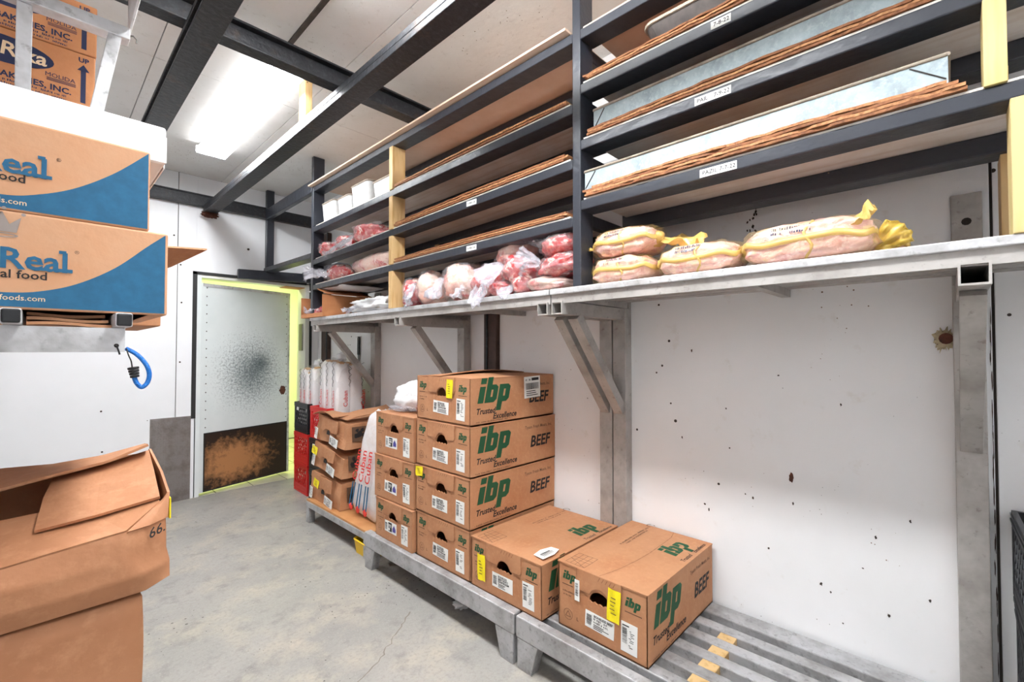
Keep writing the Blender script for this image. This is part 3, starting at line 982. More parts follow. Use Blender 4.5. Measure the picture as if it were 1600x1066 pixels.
# ================================================================ BENCHES
def slat_bench(label, y0, y1, x0=1.378, x1=2.045, z=.21):
    t = thing('dunnage_bench', label, 'bench', (x0, y0, 0), group='low aluminium slatted benches')
    MB().box(x0, x0 + .045, y1, y0, z - .085, z).build('front_apron', 'alu_bench', t, world=True, bevel=.005)
    MB().box(x1 - .09, x1, y1, y0, z - .05, z).build('rear_slat', 'alu_bench', t, world=True, bevel=.005)
    for i in range(5):
        a = x0 + .078 + i * .1
        MB().box(a, a + .052, y1 + .004, y0 - .004, z - .045, z - .002).build('slat', 'alu_bench', t, world=True, bevel=.004)
    for yy in (y0 - .035, (y0 + y1) / 2, y1 + .035):
        MB().box(x0 + .045, x1, yy - .025, yy + .025, z - .085, z - .046).build('cross_bar', 'alu_bench', t, world=True)
    for yy, s in ((y0, -1), (y1, 1)):
        for xx in (x0 + .002, x1 - .06):
            w0, w1 = .115, .08
            mb = MB()
            P = [(yy + s * .006, z - .086), (yy + s * w0, z - .086), (yy + s * w1, 0), (yy + s * .006, 0)]
            mb.prism(P, lambda a, b, k: (k, a, b), xx, xx + .05)
            mb.build('leg', 'alu_bench', t, world=True, bevel=.003)
    return t
slat_bench('low aluminium bench under the stacked beef cartons, middle of the wall', 2.56, 1.315)
b2 = slat_bench('low aluminium slatted bench with its slats bare at the near end', 1.303, .03)
for i in range(4):
    x = 1.378 + .078 + .052 + i * .1
    MB().box(x + .001, x + .047, .585 + .004 * i, .645 + .004 * i, .165, .206).build('wood_wedge', 'pine', b2, world=True, bevel=.002)
t = thing('low_bench', 'low steel bench with an orange plywood top by the crushed cartons', 'bench', (1.43, 3.55, 0))
MB().box(1.435, 2.02, 2.60, 3.55, .158, .172).build('plywood_top', 'ply_orange', t, world=True, bevel=.002)
for x0 in (1.43, 1.985):
    MB().box(x0, x0 + .04, 2.59, 3.55, .115, .157).build('side_rail', 'alu_bench', t, world=True, bevel=.003)
    for y0 in (2.62, 3.50):
        MB().box(x0, x0 + .05, y0, y0 + .05, 0, .114).build('leg', 'alu_bench', t, world=True, bevel=.003)
for y0 in (2.60, 3.51):
    MB().box(1.47, 1.985, y0, y0 + .04, .115, .157).build('end_rail', 'alu_bench', t, world=True)
t = thing('yellow_tub', 'yellow plastic tub pushed under the plywood topped bench', 'tub', (1.50, 2.70, 0))
def tubp(r0, r1, z):
    return [(a, b, z) for a, b in rounded(-r0, r0, -r1, r1, .02, 4)]
A, B_, C_ = tubp(.06, .09, 0), tubp(.07, .10, .085), tubp(.062, .092, .085)
D_ = tubp(.055, .085, .006)
n = len(A)
MB().add(A + B_ + C_ + D_, [tuple(range(n))[::-1]] + [(i + k * n, (i + 1) % n + k * n, (i + 1) % n + (k + 1) * n, i + (k + 1) * n) for k in range(3) for i in range(n)] + [tuple(range(3 * n, 4 * n))]).build('tub_body', 'yellow_plastic', t)
MB().tube([(a, b, .086) for a, b, _ in B_ + B_[:1]], .005, 6).build('rim', 'yellow_plastic', t)
t = thing('bottle_cap', 'blue plastic cap lying in the shadow under the beef carton bench', 'cap', (1.56, 1.72, 0))
MB().tube([(0, 0, 0), (0, 0, .03)], .03, 20).build('cap_wall', 'blue_cord', t, bevel=.004)
rb = MB().box(-.002, .002, .029, .032, .003, .027)
me = rb.mesh('grip_rib', 'blue_cord')
for i in range(18):
    share('grip_rib', me, t, (0, 0, 0), (0, 0, i * math.pi / 9))
sb = tag(MB().blob((1.52, 1.80, .022), (.05, .04, .022), .9, .5, 3, 8).build('crumpled_bag', 'bag_white', smooth=True), 'crumpled white scrap of bag on the floor under the bench', 'scrap')

# ================================================================ LEFT SIDE: RACK WITH CARTONS
lr = thing('shelf_rack', 'aluminium tube shelf on the left holding the blue and tan cartons', 'shelf', (-.3, 1.15, 1.2))
MB().hollow((-.7, 1.225, 1.321), (.121, 1.225, 1.321), .05, .048, .004).build('cross_beam', 'alu', lr, world=True)
MB().hollow((-.7, 2.35, 1.321), (.121, 2.35, 1.321), .05, .048, .004).build('cross_beam', 'alu', lr, world=True)
for x in (-.62, -.34, -.0335, .1145):
    o = MB().box(x - .013, x + .013, 1.152, 2.45, 1.346, 1.373).build('slat_tube', 'alu', lr, world=True, bevel=.003)
    c_ = MB().box(x - .0115, x + .0115, 1.146, 1.152, 1.3475, 1.3715).build('end_plug', 'rubber', lr, world=True, bevel=.003)
MB().tube([(.108, 1.1985, 1.310), (.108, 1.2005, 1.310)], .004, 10).build('bolt_hole', 'dark_line', lr, world=True)
for y in (1.24, 2.35):
    MB().box(XL + .002, XL + .06, y - .03, y + .03, 0, 2.5).build('wall_post', 'alu', lr, world=True)
    MB().bar((XL + .05, y, .95), (-.32, y, 1.29), .04, .04).build('brace', 'alu', lr, world=True)
# upper shelf of the same rack
ur = thing('shelf_rack', 'upper aluminium shelf on the left with an upright post and slanted brace', 'shelf', (-.3, 1.5, 1.8))
MB().bar((-.7, 1.5, 2.100), (.149, 1.5, 2.100), .04, .03).build('arm', 'alu', ur, world=True, bevel=.002)
MB().box(-.046, -.0205, 1.49, 1.51, 1.81, 2.084).build('upright', 'alu', ur, world=True, bevel=.002)
MB().bar((.121, 1.5, 2.087), (.078, 1.5, 1.81), .03, .026, up=(1, 0, 0)).build('brace', 'alu', ur, world=True, bevel=.002)
MB().box(-.7, .147, 1.12, 1.515, 2.200, 2.215).build('deck', 'alu_dull', ur, world=True, bevel=.002)
MB().box(.147, .153, 1.12, 1.515, 2.1155, 2.215).build('side_plate', 'alu', ur, world=True, bevel=.002)
MB().tube([(.150, 1.5, 2.105), (.157, 1.5, 2.108), (.164, 1.5, 2.102), (.163, 1.5, 2.092)], .002, 6).build('wire_hook', 'steel', ur, world=True)

# cardboard pads lying on the beams between the slat tubes
cp = thing('cardboard_pad', 'folded brown cardboard sheets wedged under the lower crowned carton', 'cardboard', (-.018, 1.21, 1.3455))
for k in range(3):
    MB().slab(lambda u, v, k=k: ((.002 + u * (.117 - .004 * k), .012 * k + v * .5, .0045 + .0088 * k + .002 * math.sin(u * 5 + k)), (0, 0, 1)), 8, 2, .0055).build('sheet', 'card_light' if k == 1 else 'card', cp)
# bungee cord hooked through the beam
t = thing('bungee_cord', 'blue elastic cord with a black hook hanging from the left shelf beam', 'cord', (.13, 1.2, 1.3))
def bez(P, n=24):
    out = []
    Q = [Vector(P[0])] + [Vector(p) for p in P] + [Vector(P[-1])]
    for i in range(1, len(Q) - 2):
        for k in range(n // 4):
            s = k / (n // 4)
            a, b, c, d = Q[i - 1], Q[i], Q[i + 1], Q[i + 2]
            out.append(.5 * ((2 * b) + (c - a) * s + (2 * a - 5 * b + 4 * c - d) * s * s + (3 * b - a - 3 * c + d) * s ** 3))
    out.append(Q[-1])
    return out
MB().tube(bez([(.124, 1.21, 1.304), (.140, 1.2, 1.292), (.154, 1.195, 1.272), (.160, 1.195, 1.252), (.157, 1.195, 1.234), (.148, 1.195, 1.225), (.140, 1.197, 1.234), (.136, 1.198, 1.247)]), .0042, 10).build('elastic', 'blue_cord', t, smooth=True, world=True)
MB().tube(bez([(.124, 1.206, 1.304), (.127, 1.199, 1.29), (.131, 1.198, 1.278), (.133, 1.198, 1.262)]), .0013, 6).build('hook_wire', 'rubber', t, world=True)
MB().tube(bez([(.107, 1.205, 1.310), (.108, 1.196, 1.309), (.111, 1.196, 1.300), (.113, 1.196, 1.292)]), .0016, 6).build('hook_tip', 'rubber', t, world=True)
for k in range(4):
    p = Vector((.1345 + .0008 * k, 1.198, 1.264 - .0055 * k))
    MB().tube([p + Vector((-.0004, 0, .0025)), p + Vector((.0004, 0, -.0022))], .0095 - .0006 * k, 14).build('hook_coil', 'rubber', t, world=True, bevel=.001)

# ================================================================ BEEF CARTONS
def arc(cx, cy, r, a0, a1, n=8, ry=None):
    ry = r if ry is None else ry
    return [(cx + r * math.cos(R(a0 + (a1 - a0) * i / n)), cy + ry * math.sin(R(a0 + (a1 - a0) * i / n))) for i in range(n + 1)]


def carton_logo(mb, f, a, b, s, shear=.24):
    """slanted block lettering: i, b, p; s = height of the ascender"""
    def q(x0, y0, x1, y1):
        f.poly(mb, [(a + (x + y * shear) * s, b + y * s) for x, y in ((x0, y0), (x1, y0), (x1, y1), (x0, y1))])
    def pl(P):
        f.poly(mb, [(a + (x + y * shear) * s, b + y * s) for x, y in P])
    q(0, 0, .30, .64); q(0, .74, .30, .97)
    q(.36, .0, .64, 1.0)
    pl([(.64, 0), (.86, 0), (1.0, .12), (1.0, .22), (.64, .22)])
    pl([(.64, .5), (1.0, .5), (1.0, .6), (.86, .70), (.64, .70)])
    q(.74, .22, 1.0, .5)
    q(1.06, -.34, 1.34, .70)
    pl([(1.34, 0), (1.56, 0), (1.70, .12), (1.70, .22), (1.34, .22)])
    pl([(1.34, .5), (1.70, .5), (1.70, .6), (1.56, .70), (1.34, .70)])
    q(1.44, .22, 1.70, .5)


def bars(mb, f, a0, b0, a1, b1, n, rnd, vertical=False, k=.0022):
    x = 0.0
    for i in range(n):
        if vertical:
            w = (a1 - a0) / n
            f.rect(mb, a0 + i * w, b0, a0 + i * w + w * rnd.uniform(.25, .75), b1, k)
        else:
            h = (b1 - b0) / n
            f.rect(mb, a0, b0 + i * h, a1 - (a1 - a0) * rnd.uniform(0, .12), b0 + i * h + h * rnd.uniform(.25, .7), k)


def rot_face(f, a, b, ang):
    g = Face(f.pt(a, b), f.u, f.v, f.lift)
    c, s = math.cos(ang), math.sin(ang)
    g.u, g.v = f.u * c + f.v * s, f.v * c - f.u * s
    return g


def product_label(t, f, a, b, w, h, ang, lines, rnd, emblem=False):
    """landscape label with a small bar code, a bold product line block and small print; (a, b) lower left"""
    g = rot_face(f, a, b, ang)
    mb = MB(); g.plate(mb, [(0, 0), (w, 0), (w, h), (0, h)], .0006, .0014)
    lb = mb.build('product_label', 'paper', t)
    mb = MB()
    bars(mb, g, w * .05, h * .2, w * .24, h * .82, 12, rnd)
    if emblem:
        g.rect(mb, w * .32, h * .12, w * .62, h * .92, .002)
    else:
        for i, s in enumerate(lines):
            g.text(mb, s, w * .30, h * (.76 - .17 * i), h * .20, .025, lift=.002, sx=.95)
        for i in range(len(lines), 3):
            scrawl(mb, g, w * .30, h * (.76 - .17 * i), w * .5, h * .14, rnd)
        for i in range(3):
            g.rect(mb, w * .30, h * (.30 - .1 * i), w * rnd.uniform(.55, .92), h * (.345 - .1 * i), .002)
    mb.build('label_print', 'ink', lb)
    if emblem:
        mb = MB()
        g.poly(mb, [(w * .68, h * .2), (w * .94, h * .2), (w * .94, h * .5), (w * .81, h * .82), (w * .68, h * .5)], .002)
        mb.build('label_emblem', 'ink_purple', lb)
        mb = MB()
        bars(mb, g, w * .35, h * .5, w * .59, h * .85, 3, rnd, k=.003)
        g.rect(mb, w * .35, h * .2, w * .47, h * .42, .003)
        mb.build('label_reverse_print', 'paper', lb)
    return lb


def tall_label(t, f, a, b, w, h, ang, rnd):
    g = rot_face(f, a, b, ang)
    mb = MB(); g.plate(mb, [(0, 0), (w, 0), (w, h), (0, h)], .0006, .0014)
    lb = mb.build('shipping_label', 'paper', t)
    mb = MB()
    bars(mb, g, w * .08, h * .30, w * .40, h * .82, 20, rnd)
    for i in range(11):
        if rnd.random() < .8:
            a0 = w * rnd.uniform(.48, .6)
            g.rect(mb, a0, h * (.2 + .06 * i), a0 + w * rnd.uniform(.1, .34), h * (.222 + .06 * i), .002)
    g.rect(mb, w * .08, h * .87, w * .5, h * .91, .002)
    mb.build('label_print', 'ink', lb)
    return lb


def yellow_note(t, f, a, b, w, h, ang, rnd, drape=0.0):
    g = rot_face(f, a, b, ang)
    def fn(u, v):
        k = .0022 + .0018 * math.sin(u * 7 + v * 5) + drape * (1 - v) ** 2
        return g.pt(u * w, v * h, k + .0014), g.n
    lb = MB().slab(fn, 5, 8, .0008).build('yellow_note', 'yellow_note', t)
    mb = MB()
    for i in range(5):
        v = .25 + .12 * i
        u0 = rnd.uniform(.2, .35)
        k = .0062 + drape * (1 - v) ** 2
        g.rect(mb, w * u0, h * v, w * (u0 + rnd.uniform(.25, .45)), h * (v + .028), k)
    mb.build('note_scribble', 'ink_soft', lb)


def crease_fn(seed, amp):
    def fn(x, y):
        return amp * noise.noise(Vector((x * 5 + seed * 3.1, y * 5 - seed, seed * .7)))
    return fn


def beef_carton(label, loc, D, W, H, seed, group, rotz=0.0, lines=('BONELESS', 'BEEF SKIRT/', 'DIAPHRAGM'), emblem=False, note=None, top='closed',
                side_label=False, top_print=False, arc_seam=False, strip=False, sag=.006):
    rnd = random.Random(seed)
    t = thing('beef_carton', label, 'carton', loc, rotz, group)
    tk = .005
    F = Face((0, W, 0), (0, -1, 0), (0, 0, 1))          # end facing the aisle
    Sd = Face((0, 0, 0), (1, 0, 0), (0, 0, 1))          # long side facing the camera
    T = Face((0, 0, H), (1, 0, 0), (0, 1, 0))
    # long sides, rear and bottom: slightly bellied board
    cf = crease_fn(seed, .0)
    body = MB()
    body.slab(lambda u, v: ((u * D, tk / 2, v * (H - .003)), (0, -1, 0)), 4, 2, tk)
    body.slab(lambda u, v: ((u * D, W - tk / 2, v * (H - .003)), (0, 1, 0)), 4, 2, tk)
    body.box(D - tk, D, tk, W - tk, 0, H - .003)
    body.box(0, D, 0, W, 0, tk)
    body.build('body', 'card', t)
    # aisle end with the hand hole
    hc, hv, hw, hh = W * .50, H * .585, .046, .040
    hole = arc(hc, hv, hw, 180, 0, 10, hh)
    bite = [(hc + hw * (1 - 2 * i / 8), hv - (.006 if i % 2 else .0)) for i in range(1, 8)]
    hole = hole + bite
    out = [(.001, .001), (W - .001, .001), (W - .001, H - .004), (.001, H - .004)]
    mb = MB(); mb.add(*panel_mesh(out, [hole[::-1]], lambda a, b, c: tuple(F.pt(a, b, c - tk / 2)), tk))
    mb.build('end_panel', 'card', t)
    # lid
    if top == 'closed':
        sg = crease_fn(seed + .5, sag)
        def lid(u, v):
            x, y = -.003 + u * (D + .003), -.002 + v * (W + .004)
            e = min(u, 1 - u, v, 1 - v)
            return (x, y, H - .002 + sg(x, y) * min(1, e * 6) + .004 * math.sin(math.pi * u) * math.sin(math.pi * v)), (0, 0, 1)
        MB().slab(lid, 14, 10, .005).build('lid', 'card', t, smooth=False)
        zlift = sag + .0075
    else:
        # lid flaps not quite shut: two long flaps rising toward the middle
        for s, y0, y1, zz in ((0, .0, W * .50, .010), (1, W, W * .52, .028)):
            def fl_(u, v, y0=y0, y1=y1, zz=zz):
                return (u * D, y0 + (y1 - y0) * v, H - .002 + zz * math.sin(u * 2.6 + .3) * v), (0, 0, 1)
            MB().slab(fl_, 10, 4, .005).build('flap', 'card', t)
        zlift = .01
    # tab of the lid folded over the aisle end, with a scoop above the hand hole
    a0, a1, b0 = W * .24, W * .74, H - .080
    tab = [(a0, H - .0)] + arc(a0 + .012, b0 + .012, .012, 180, 270, 4)
    tab += [(hc - hw * .9, b0)] + arc(hc, b0 - .004, hw * .85, 160, 20, 8, .034) + [(hc + hw * .9, b0)]
    tab += arc(a1 - .014, b0 + .014, .014, 270, 360, 4) + [(a1, H)]
    mb = MB(); F.plate(mb, tab, .0008, .0050)
    mb.build('lid_tab', 'card', t, bevel=.001)
    G = Face(F.o + F.n * .0045, F.u, F.v)
    mb = MB()
    for p0, p1 in zip(tab[:-1], tab[1:]):
        d = Vector((p1[0] - p0[0], p1[1] - p0[1]))
        F.quad(mb, ((p0[0] + p1[0]) / 2, (p0[1] + p1[1]) / 2), d.length + .001, .0024, math.atan2(d.y, d.x), .0054)
    mb.build('tab_edge_shadow', 'card_raw', t)  # outline painted dark like a seam shadow, along the raw cut edge
    # cut wrinkles on the tab
    mb = MB()
    for i in range(5):
        aa = a0 + .10 + i * .016
        G.quad(mb, (aa, H - .012), .003, .018, -.5)
    mb.build('tab_creases', 'card_raw', t)
    # prints on the aisle end
    for a_, b_ in ((.022, H - .062), (W - .088, H - .066)):
        mb = MB(); carton_logo(mb, F, a_, b_, .034)
        mb.build('end_logo', 'ink_green', t)
    mb = MB()
    F.rect(mb, .02, H - .084, .072, H - .081)
    F.rect(mb, W - .088, H - .087, W - .022, H - .084)
    for i in range(2):
        scrawl(mb, F, .022, H - .112 - .013 * i, .065 - .02 * i, .0075, rnd, F.lift)
    mb.build('end_print', 'ink_soft', t)
    mb = MB(); F.text(mb, 'L', .088, .045, .018, .02)
    mb.build('size_letter', 'ink_soft', t)
    mb = MB()
    r0, r1 = arc(.048, .055, .021, 0, 360, 20), arc(.048, .055, .0195, 0, 360, 20)
    k = F.lift
    m0 = [F.pt(x, y, k) for x, y in r0[:-1]] + [F.pt(x, y, k) for x, y in r1[:-1]]
    mb.add(m0, [(i, (i + 1) % 20, 20 + (i + 1) % 20, 20 + i) for i in range(20)])
    for p0, p1 in (((.036, .047), (.060, .047)), ((.060, .047), (.048, .068)), ((.048, .068), (.036, .047))):
        d = Vector((p1[0] - p0[0], p1[1] - p0[1]))
        F.quad(mb, ((p0[0] + p1[0]) / 2, (p0[1] + p1[1]) / 2), d.length, .002, math.atan2(d.y, d.x))
    mb.build('round_mark', 'ink_soft', t)
    product_label(t, F, W * (.27 if emblem else .33), .045 if not emblem else .05, .125, .062, R(rnd.uniform(-4, 1)), lines, rnd, emblem)
    tall_label(t, F, W - .105, .022, .064, .105, R(rnd.uniform(-2, 1)), rnd)
    if note:
        yellow_note(t, Face(F.o + F.n * .005, F.u, F.v), *note, rnd)
    if strip:
        mb = MB(); G.plate(mb, [(.083, H - .125), (.105, H - .125), (.105, H - .045), (.083, H - .045)], .0006, .0014)
        lb = mb.build('strip_label', 'paper', t)
        mb = MB(); bars(mb, G, .087, H - .105, .100, H - .055, 12, rnd)
        mb.build('label_print', 'ink', lb)
    # prints on the long side
    su = D / .64
    mb = MB(); carton_logo(mb, Sd, .045 * su, H * .46, .125)
    mb.build('side_logo', 'ink_green', t)
    mb = MB()
    Sd.text(mb, 'Trusted', .035 * su, H * .46 - .052, .040, .024, .25)
    Sd.text(mb, 'Excellence', .150 * su, H * .46 - .082, .040, .024, .25)
    mb.build('side_slogan', 'ink_black', t)
    mb = MB()
    Sd.text(mb, 'BEEF', .425 * su, H * .36, .082, .028, .18, sx=.98 * su)
    mb.build('side_product_name', 'ink_black', t)
    mb = MB()
    Sd.text(mb, 'Tyson Fresh Meats, Inc.', .385 * su, H - .055, .0235 * su, .012)
    mb.build('maker_line', 'ink_soft', t)
    mb = MB(); scrawl(mb, Sd, .03, .010, .24, .008, rnd, Sd.lift)
    mb.build('side_small_print', 'ink_soft', t)
    if side_label:
        g = rot_face(Sd, .38, H * .46, R(2))
        mb = MB(); g.plate(mb, [(0, 0), (.13, 0), (.13, .115), (0, .115)], .0008, .0016)
        lb = mb.build('shipping_label', 'paper', t)
        mb = MB()
        bars(mb, g, .012, .045, .118, .080, 34, rnd, True)
        g.rect(mb, .06, .092, .118, .107, .0022); scrawl(mb, g, .012, .092, .04, .013, rnd)
        for i in range(3):
            g.rect(mb, .015, .034 - .011 * i, rnd.uniform(.08, .115), .038 - .011 * i, .0022)
        mb.build('label_print', 'ink', lb)
    def on_lid(mb, k=.0034):
        """lay a flat print on the uneven lid"""
        mb.v = [Vector((p.x, p.y, lid((p.x + .003) / (D + .003), (p.y + .002) / (W + .004))[0][2] + k)) for p in mb.v]
        return mb
    def stroke(mb, f, P, w):
        for p0, p1 in zip(P[:-1], P[1:]):
            d = Vector((p1[0] - p0[0], p1[1] - p0[1]))
            m = max(1, int(d.length / .03))
            for q_ in range(m):
                f.quad(mb, (p0[0] + d.x * (q_ + .5) / m, p0[1] + d.y * (q_ + .5) / m), d.length / m * 1.06, w, math.atan2(d.y, d.x))
    T2 = Face((0, 0, 0), (1, 0, 0), (0, 1, 0), 0)
    if top_print:
        mb = MB(); carton_logo(mb, T2, .345, .055, .085, .05)
        on_lid(mb).build('lid_logo', 'ink_green', t)
        mb = MB()
        T2.text(mb, 'Trusted', .325, .012, .026, .012, .2)
        T2.text(mb, 'Excellence', .440, .012, .026, .012, .2)
        on_lid(mb).build('lid_slogan', 'ink_black', t)
        mb = MB()
        scrawl(mb, T2, .30, W * .72, .26, .010, rnd, 0)
        scrawl(mb, T2, .32, W * .68, .20, .010, rnd, 0)
        on_lid(mb).build('lid_small_print', 'ink_soft', t)
        x0, y0, x1, y1 = .012, W * .70, .105, W * .93
        mb = MB()
        for i in range(5):
            yy = y0 + (y1 - y0) * i / 4
            stroke(mb, T2, [(x0, yy), (x1, yy)], .0018)
        for xx in (x0, .05, .07, x1):
            stroke(mb, T2, [(xx, y0), (xx, y1)], .0018)
        stroke(mb, T2, [(x0, y0), (.05, y1)], .0018)
        on_lid(mb).build('lid_diagram', 'ink_soft', t)
        mb = MB()
        stroke(mb, T2, arc(.585, W * .74, .018, 200, -60, 10), .004)
        on_lid(mb).build('lid_mark', 'ink_soft', t)
    if arc_seam:
        P = [(.0, W * .50), (.10, W * .43), (.20, W * .39), (.30, W * .375), (.42, W * .38), (.52, W * .40), (D - .005, W * .44)]
        mb = MB(); stroke(mb, T2, P, .003)
        on_lid(mb).build('lid_seam', 'card_raw', t)
    return t


GB = 'beef cartons on the low benches'
BX = 1.422
c4 = beef_carton('beef carton at the bottom of the tallest stack, on the bench', (BX, 1.640, .2105), .63, .435, .234, 11, GB)
c3 = beef_carton('beef carton with a square yellow note, third from the top of the tallest stack', (BX - .004, 1.637, .4495), .635, .442, .240, 12, GB, note=(.012, .185, .062, .05, R(4)))
c2 = beef_carton('beef carton second from the top of the tallest stack, no yellow note', (BX - .002, 1.637, .6945), .638, .442, .240, 13, GB)
c1 = beef_carton('topmost beef carton of the tallest stack, white shipping label on its long side', (BX, 1.640, .9395), .625, .435, .226, 14, GB,
                 note=(.262, .125, .048, .092, R(-1)), top='open', side_label=True)
c5 = beef_carton('beef carton lying beside the tallest stack, yellow strip on its left end', (1.418, 1.195, .2105), .578, .430, .224, 15, GB,
                 note=(.055, .045, .05, .115, R(3)), top_print=True)
c6 = beef_carton('nearest beef carton on the bench, yellow note hanging over its hand hole', (1.459, .757, .2105), .585, .386, .250, 16, GB, lines=('BONELESS BEEF',),
                 note=(.228, .112, .052, .115, R(-3)), top_print=True, arc_seam=True, strip=True)
# ragged white sticker on the lid corner of carton five
T = Face((0, 0, .224 + .0085), (1, 0, 0), (0, 1, 0))
mb = MB(); T.plate(mb, [(.03, .02), (.10, .015), (.15, .03), (.145, .07), (.09, .085), (.035, .075)], 0, .001)
lb = mb.build('torn_sticker', 'paper', c5)
mb = MB(); bars(mb, T, .05, .03, .12, .06, 5, random.Random(4), k=.0018); mb.build('label_print', 'ink', lb)

GD = 'pork label cartons in the middle stack'
for i, (z, y, rz, h, lab) in enumerate(((.2105, 2.094, -.8, .222, 'bottom carton of the middle stack, purple emblem label, on the bench edge'),
                                        (.4365, 2.096, .9, .248, 'second carton of the middle stack, purple emblem label above the bottom one'),
                                        (.6885, 2.100, -.5, .245, 'top carton of the middle stack, purple emblem label, plastic bags on its lid'))):
    beef_carton(lab, (1.418 if i else 1.405, y, z), .572, .402 if i else .385, h, 30 + i, GD, rotz=R(rz), emblem=True)

# ================================================================ CRUSHED CARTONS ON THE PLYWOOD BENCH
def hexa(mb, C, n=8, amp=.01, freq=6, seed=0, bulge=.0):
    """soft box through eight corners C[ix][iy][iz] with creased, noisy faces"""
    C = [Vector(c) for c in C]        # order: x0y0z0 x1y0z0 x1y1z0 x0y1z0 then z1
    def tri(x, y, z):
        b = C[0] * (1 - x) * (1 - y) + C[1] * x * (1 - y) + C[2] * x * y + C[3] * (1 - x) * y
        t_ = C[4] * (1 - x) * (1 - y) + C[5] * x * (1 - y) + C[6] * x * y + C[7] * (1 - x) * y
        return b * (1 - z) + t_ * z
    cen = tri(.5, .5, .5)
    def pos(x, y, z):
        p = tri(x, y, z)
        d = (p - cen).normalized()
        e = 16 * x * (1 - x) * y * (1 - y) + 16 * x * (1 - x) * z * (1 - z) + 16 * y * (1 - y) * z * (1 - z)
        return p + d * (amp * noise.noise(p * freq + Vector((seed, seed * 2, 0))) + bulge * min(1, e))
    fs = [lambda u, v: pos(u, v, 0), lambda u, v: pos(u, v, 1), lambda u, v: pos(u, 0, v), lambda u, v: pos(u, 1, v), lambda u, v: pos(0, u, v), lambda u, v: pos(1, u, v)]
    for f in fs:
        mb.grid(f, n, n)
    return tri


def crushed(label, base, z0, z1, tilt, seed, note_uv, opened=False):
    x0, x1, y0, y1 = base
    t = thing('crushed_carton', label, 'carton', (x0, y0, z0), group='crushed cartons by the bread bags')
    L_ = lambda x, y, z: (x - x0, y - y0, z - z0)
    a, b, c = tilt      # heights at the near corner / far corner / lean of the top
    C = [L_(x0, y0, z0), L_(x1, y0, z0), L_(x1, y1, z0), L_(x0, y1, z0 + a),
         L_(x0 + c, y0 + .012, z1 - b), L_(x1, y0 + .01, z1), L_(x1, y1 - .01, z1), L_(x0 + c * .4, y1 - .015, z1 + a)]
    mb = MB(); tri = hexa(mb, C, 9, .022, 9, seed)
    mb.build('body', 'card', t, weld=True)
    W, H = y1 - y0, z1 - z0
    P = lambda y, z, k=0: tri(0, y, z) + Vector((-.016 - k, 0, 0))
    o, u, v = P(1, 0), P(0, 0) - P(1, 0), P(1, 1) - P(1, 0)
    F = Face(o, u, (v - u.normalized() * v.dot(u.normalized())))
    W, H = u.length, v.length
    rnd = random.Random(seed)
    # sagging lid tab and a dark plate for the shade inside the hand hole
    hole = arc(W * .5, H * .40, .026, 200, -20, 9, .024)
    mb = MB(); F.plate(mb, hole, .0, .0015); mb.build('hand_hole_shade', 'dark_line', t)
    tab = [(W * .30, H * .98), (W * .26, H * .55), (W * .36, H * .47), (W * .44, H * .56), (W * .56, H * .56), (W * .62, H * .46), (W * .80, H * .50), (W * .82, H * .97)]
    mb = MB(); F.plate(mb, tab, .002, .008); mb.build('lid_tab', 'card', t, bevel=.0015)
    product_label(t, Face(F.pt(0, 0, .003), F.u, F.v), W * .56, .012, .13, .062, R(-8), (), rnd)
    tall_label(t, Face(F.pt(0, 0, .003), F.u, F.v), W * .03, .01, .05, .085, R(-6), rnd)
    if note_uv:
        yellow_note(t, Face(F.pt(0, 0, .009), F.u, F.v), *note_uv, rnd)
    # long side facing the camera: picture of cows
    o, u, v = tri(0, 0, 0), tri(1, 0, 0) - tri(0, 0, 0), tri(0, 0, 1) - tri(0, 0, 0)
    S_ = Face(o + Vector((0, -.016, 0)), u, v - u.normalized() * v.dot(u.normalized()))
    mb = MB(); S_.plate(mb, [(.05, .05), (.17, .05), (.17, .155), (.05, .155)], 0, .0012)
    pic = mb.build('picture', 'ink_soft', t)
    mb = MB()
    for cx, cy, r in ((.08, .09, .022), (.105, .10, .026), (.14, .09, .02), (.09, .13, .016), (.13, .13, .018)):
        S_.poly(mb, [(cx + r * math.cos(q_) * rnd.uniform(.6, 1.1), cy + r * math.sin(q_) * rnd.uniform(.6, 1.1)) for q_ in [k * .7 for k in range(9)]], .002)
    mb.build('picture_dark', 'ink_black', pic)
    return t, tri, F


crushed('crushed carton at the bottom of the leaning stack, yellow note near its top', (1.475, 1.93, 3.09, 3.57), .175, .375, (.0, .02, .02), 3, (.10, .115, .085, .06, R(-12)))
crushed('crushed carton in the middle of the leaning stack, yellow note at its left', (1.485, 1.93, 3.09, 3.56), .395, .575, (.03, .05, .03), 7, (.02, .10, .09, .06, R(-6)))
tc, tri, F = crushed('crushed open carton on top of the leaning stack, its flap raised', (1.50, 1.95, 3.07, 3.55), .60, .79, (.025, .02, .03), 11, None)
# raised lid flaps of the top crushed carton
def raised(u, v):
    p = Vector((.03 + u * .40, .02 + v * .16, .205 + .075 * u * (.4 + .6 * v) + .012 * math.sin(u * 5)))
    return p, (0, -.3, 1)
MB().slab(raised, 10, 4, .005).build('flap', 'card', tc)
def raised2(u, v):
    p = Vector((-.03 + v * .15, .46 - u * .34, .215 + .035 * math.sin(u * 3.0) * (1 - v) + .01 * v))
    return p, (0, 0, 1)
MB().slab(raised2, 10, 4, .005).build('flap', 'card', tc)
yellow_note(tc, Face((.30, -.022, .13), (1, 0, 0), (0, 0, 1)), 0, 0, .085, .05, 0, random.Random(5))

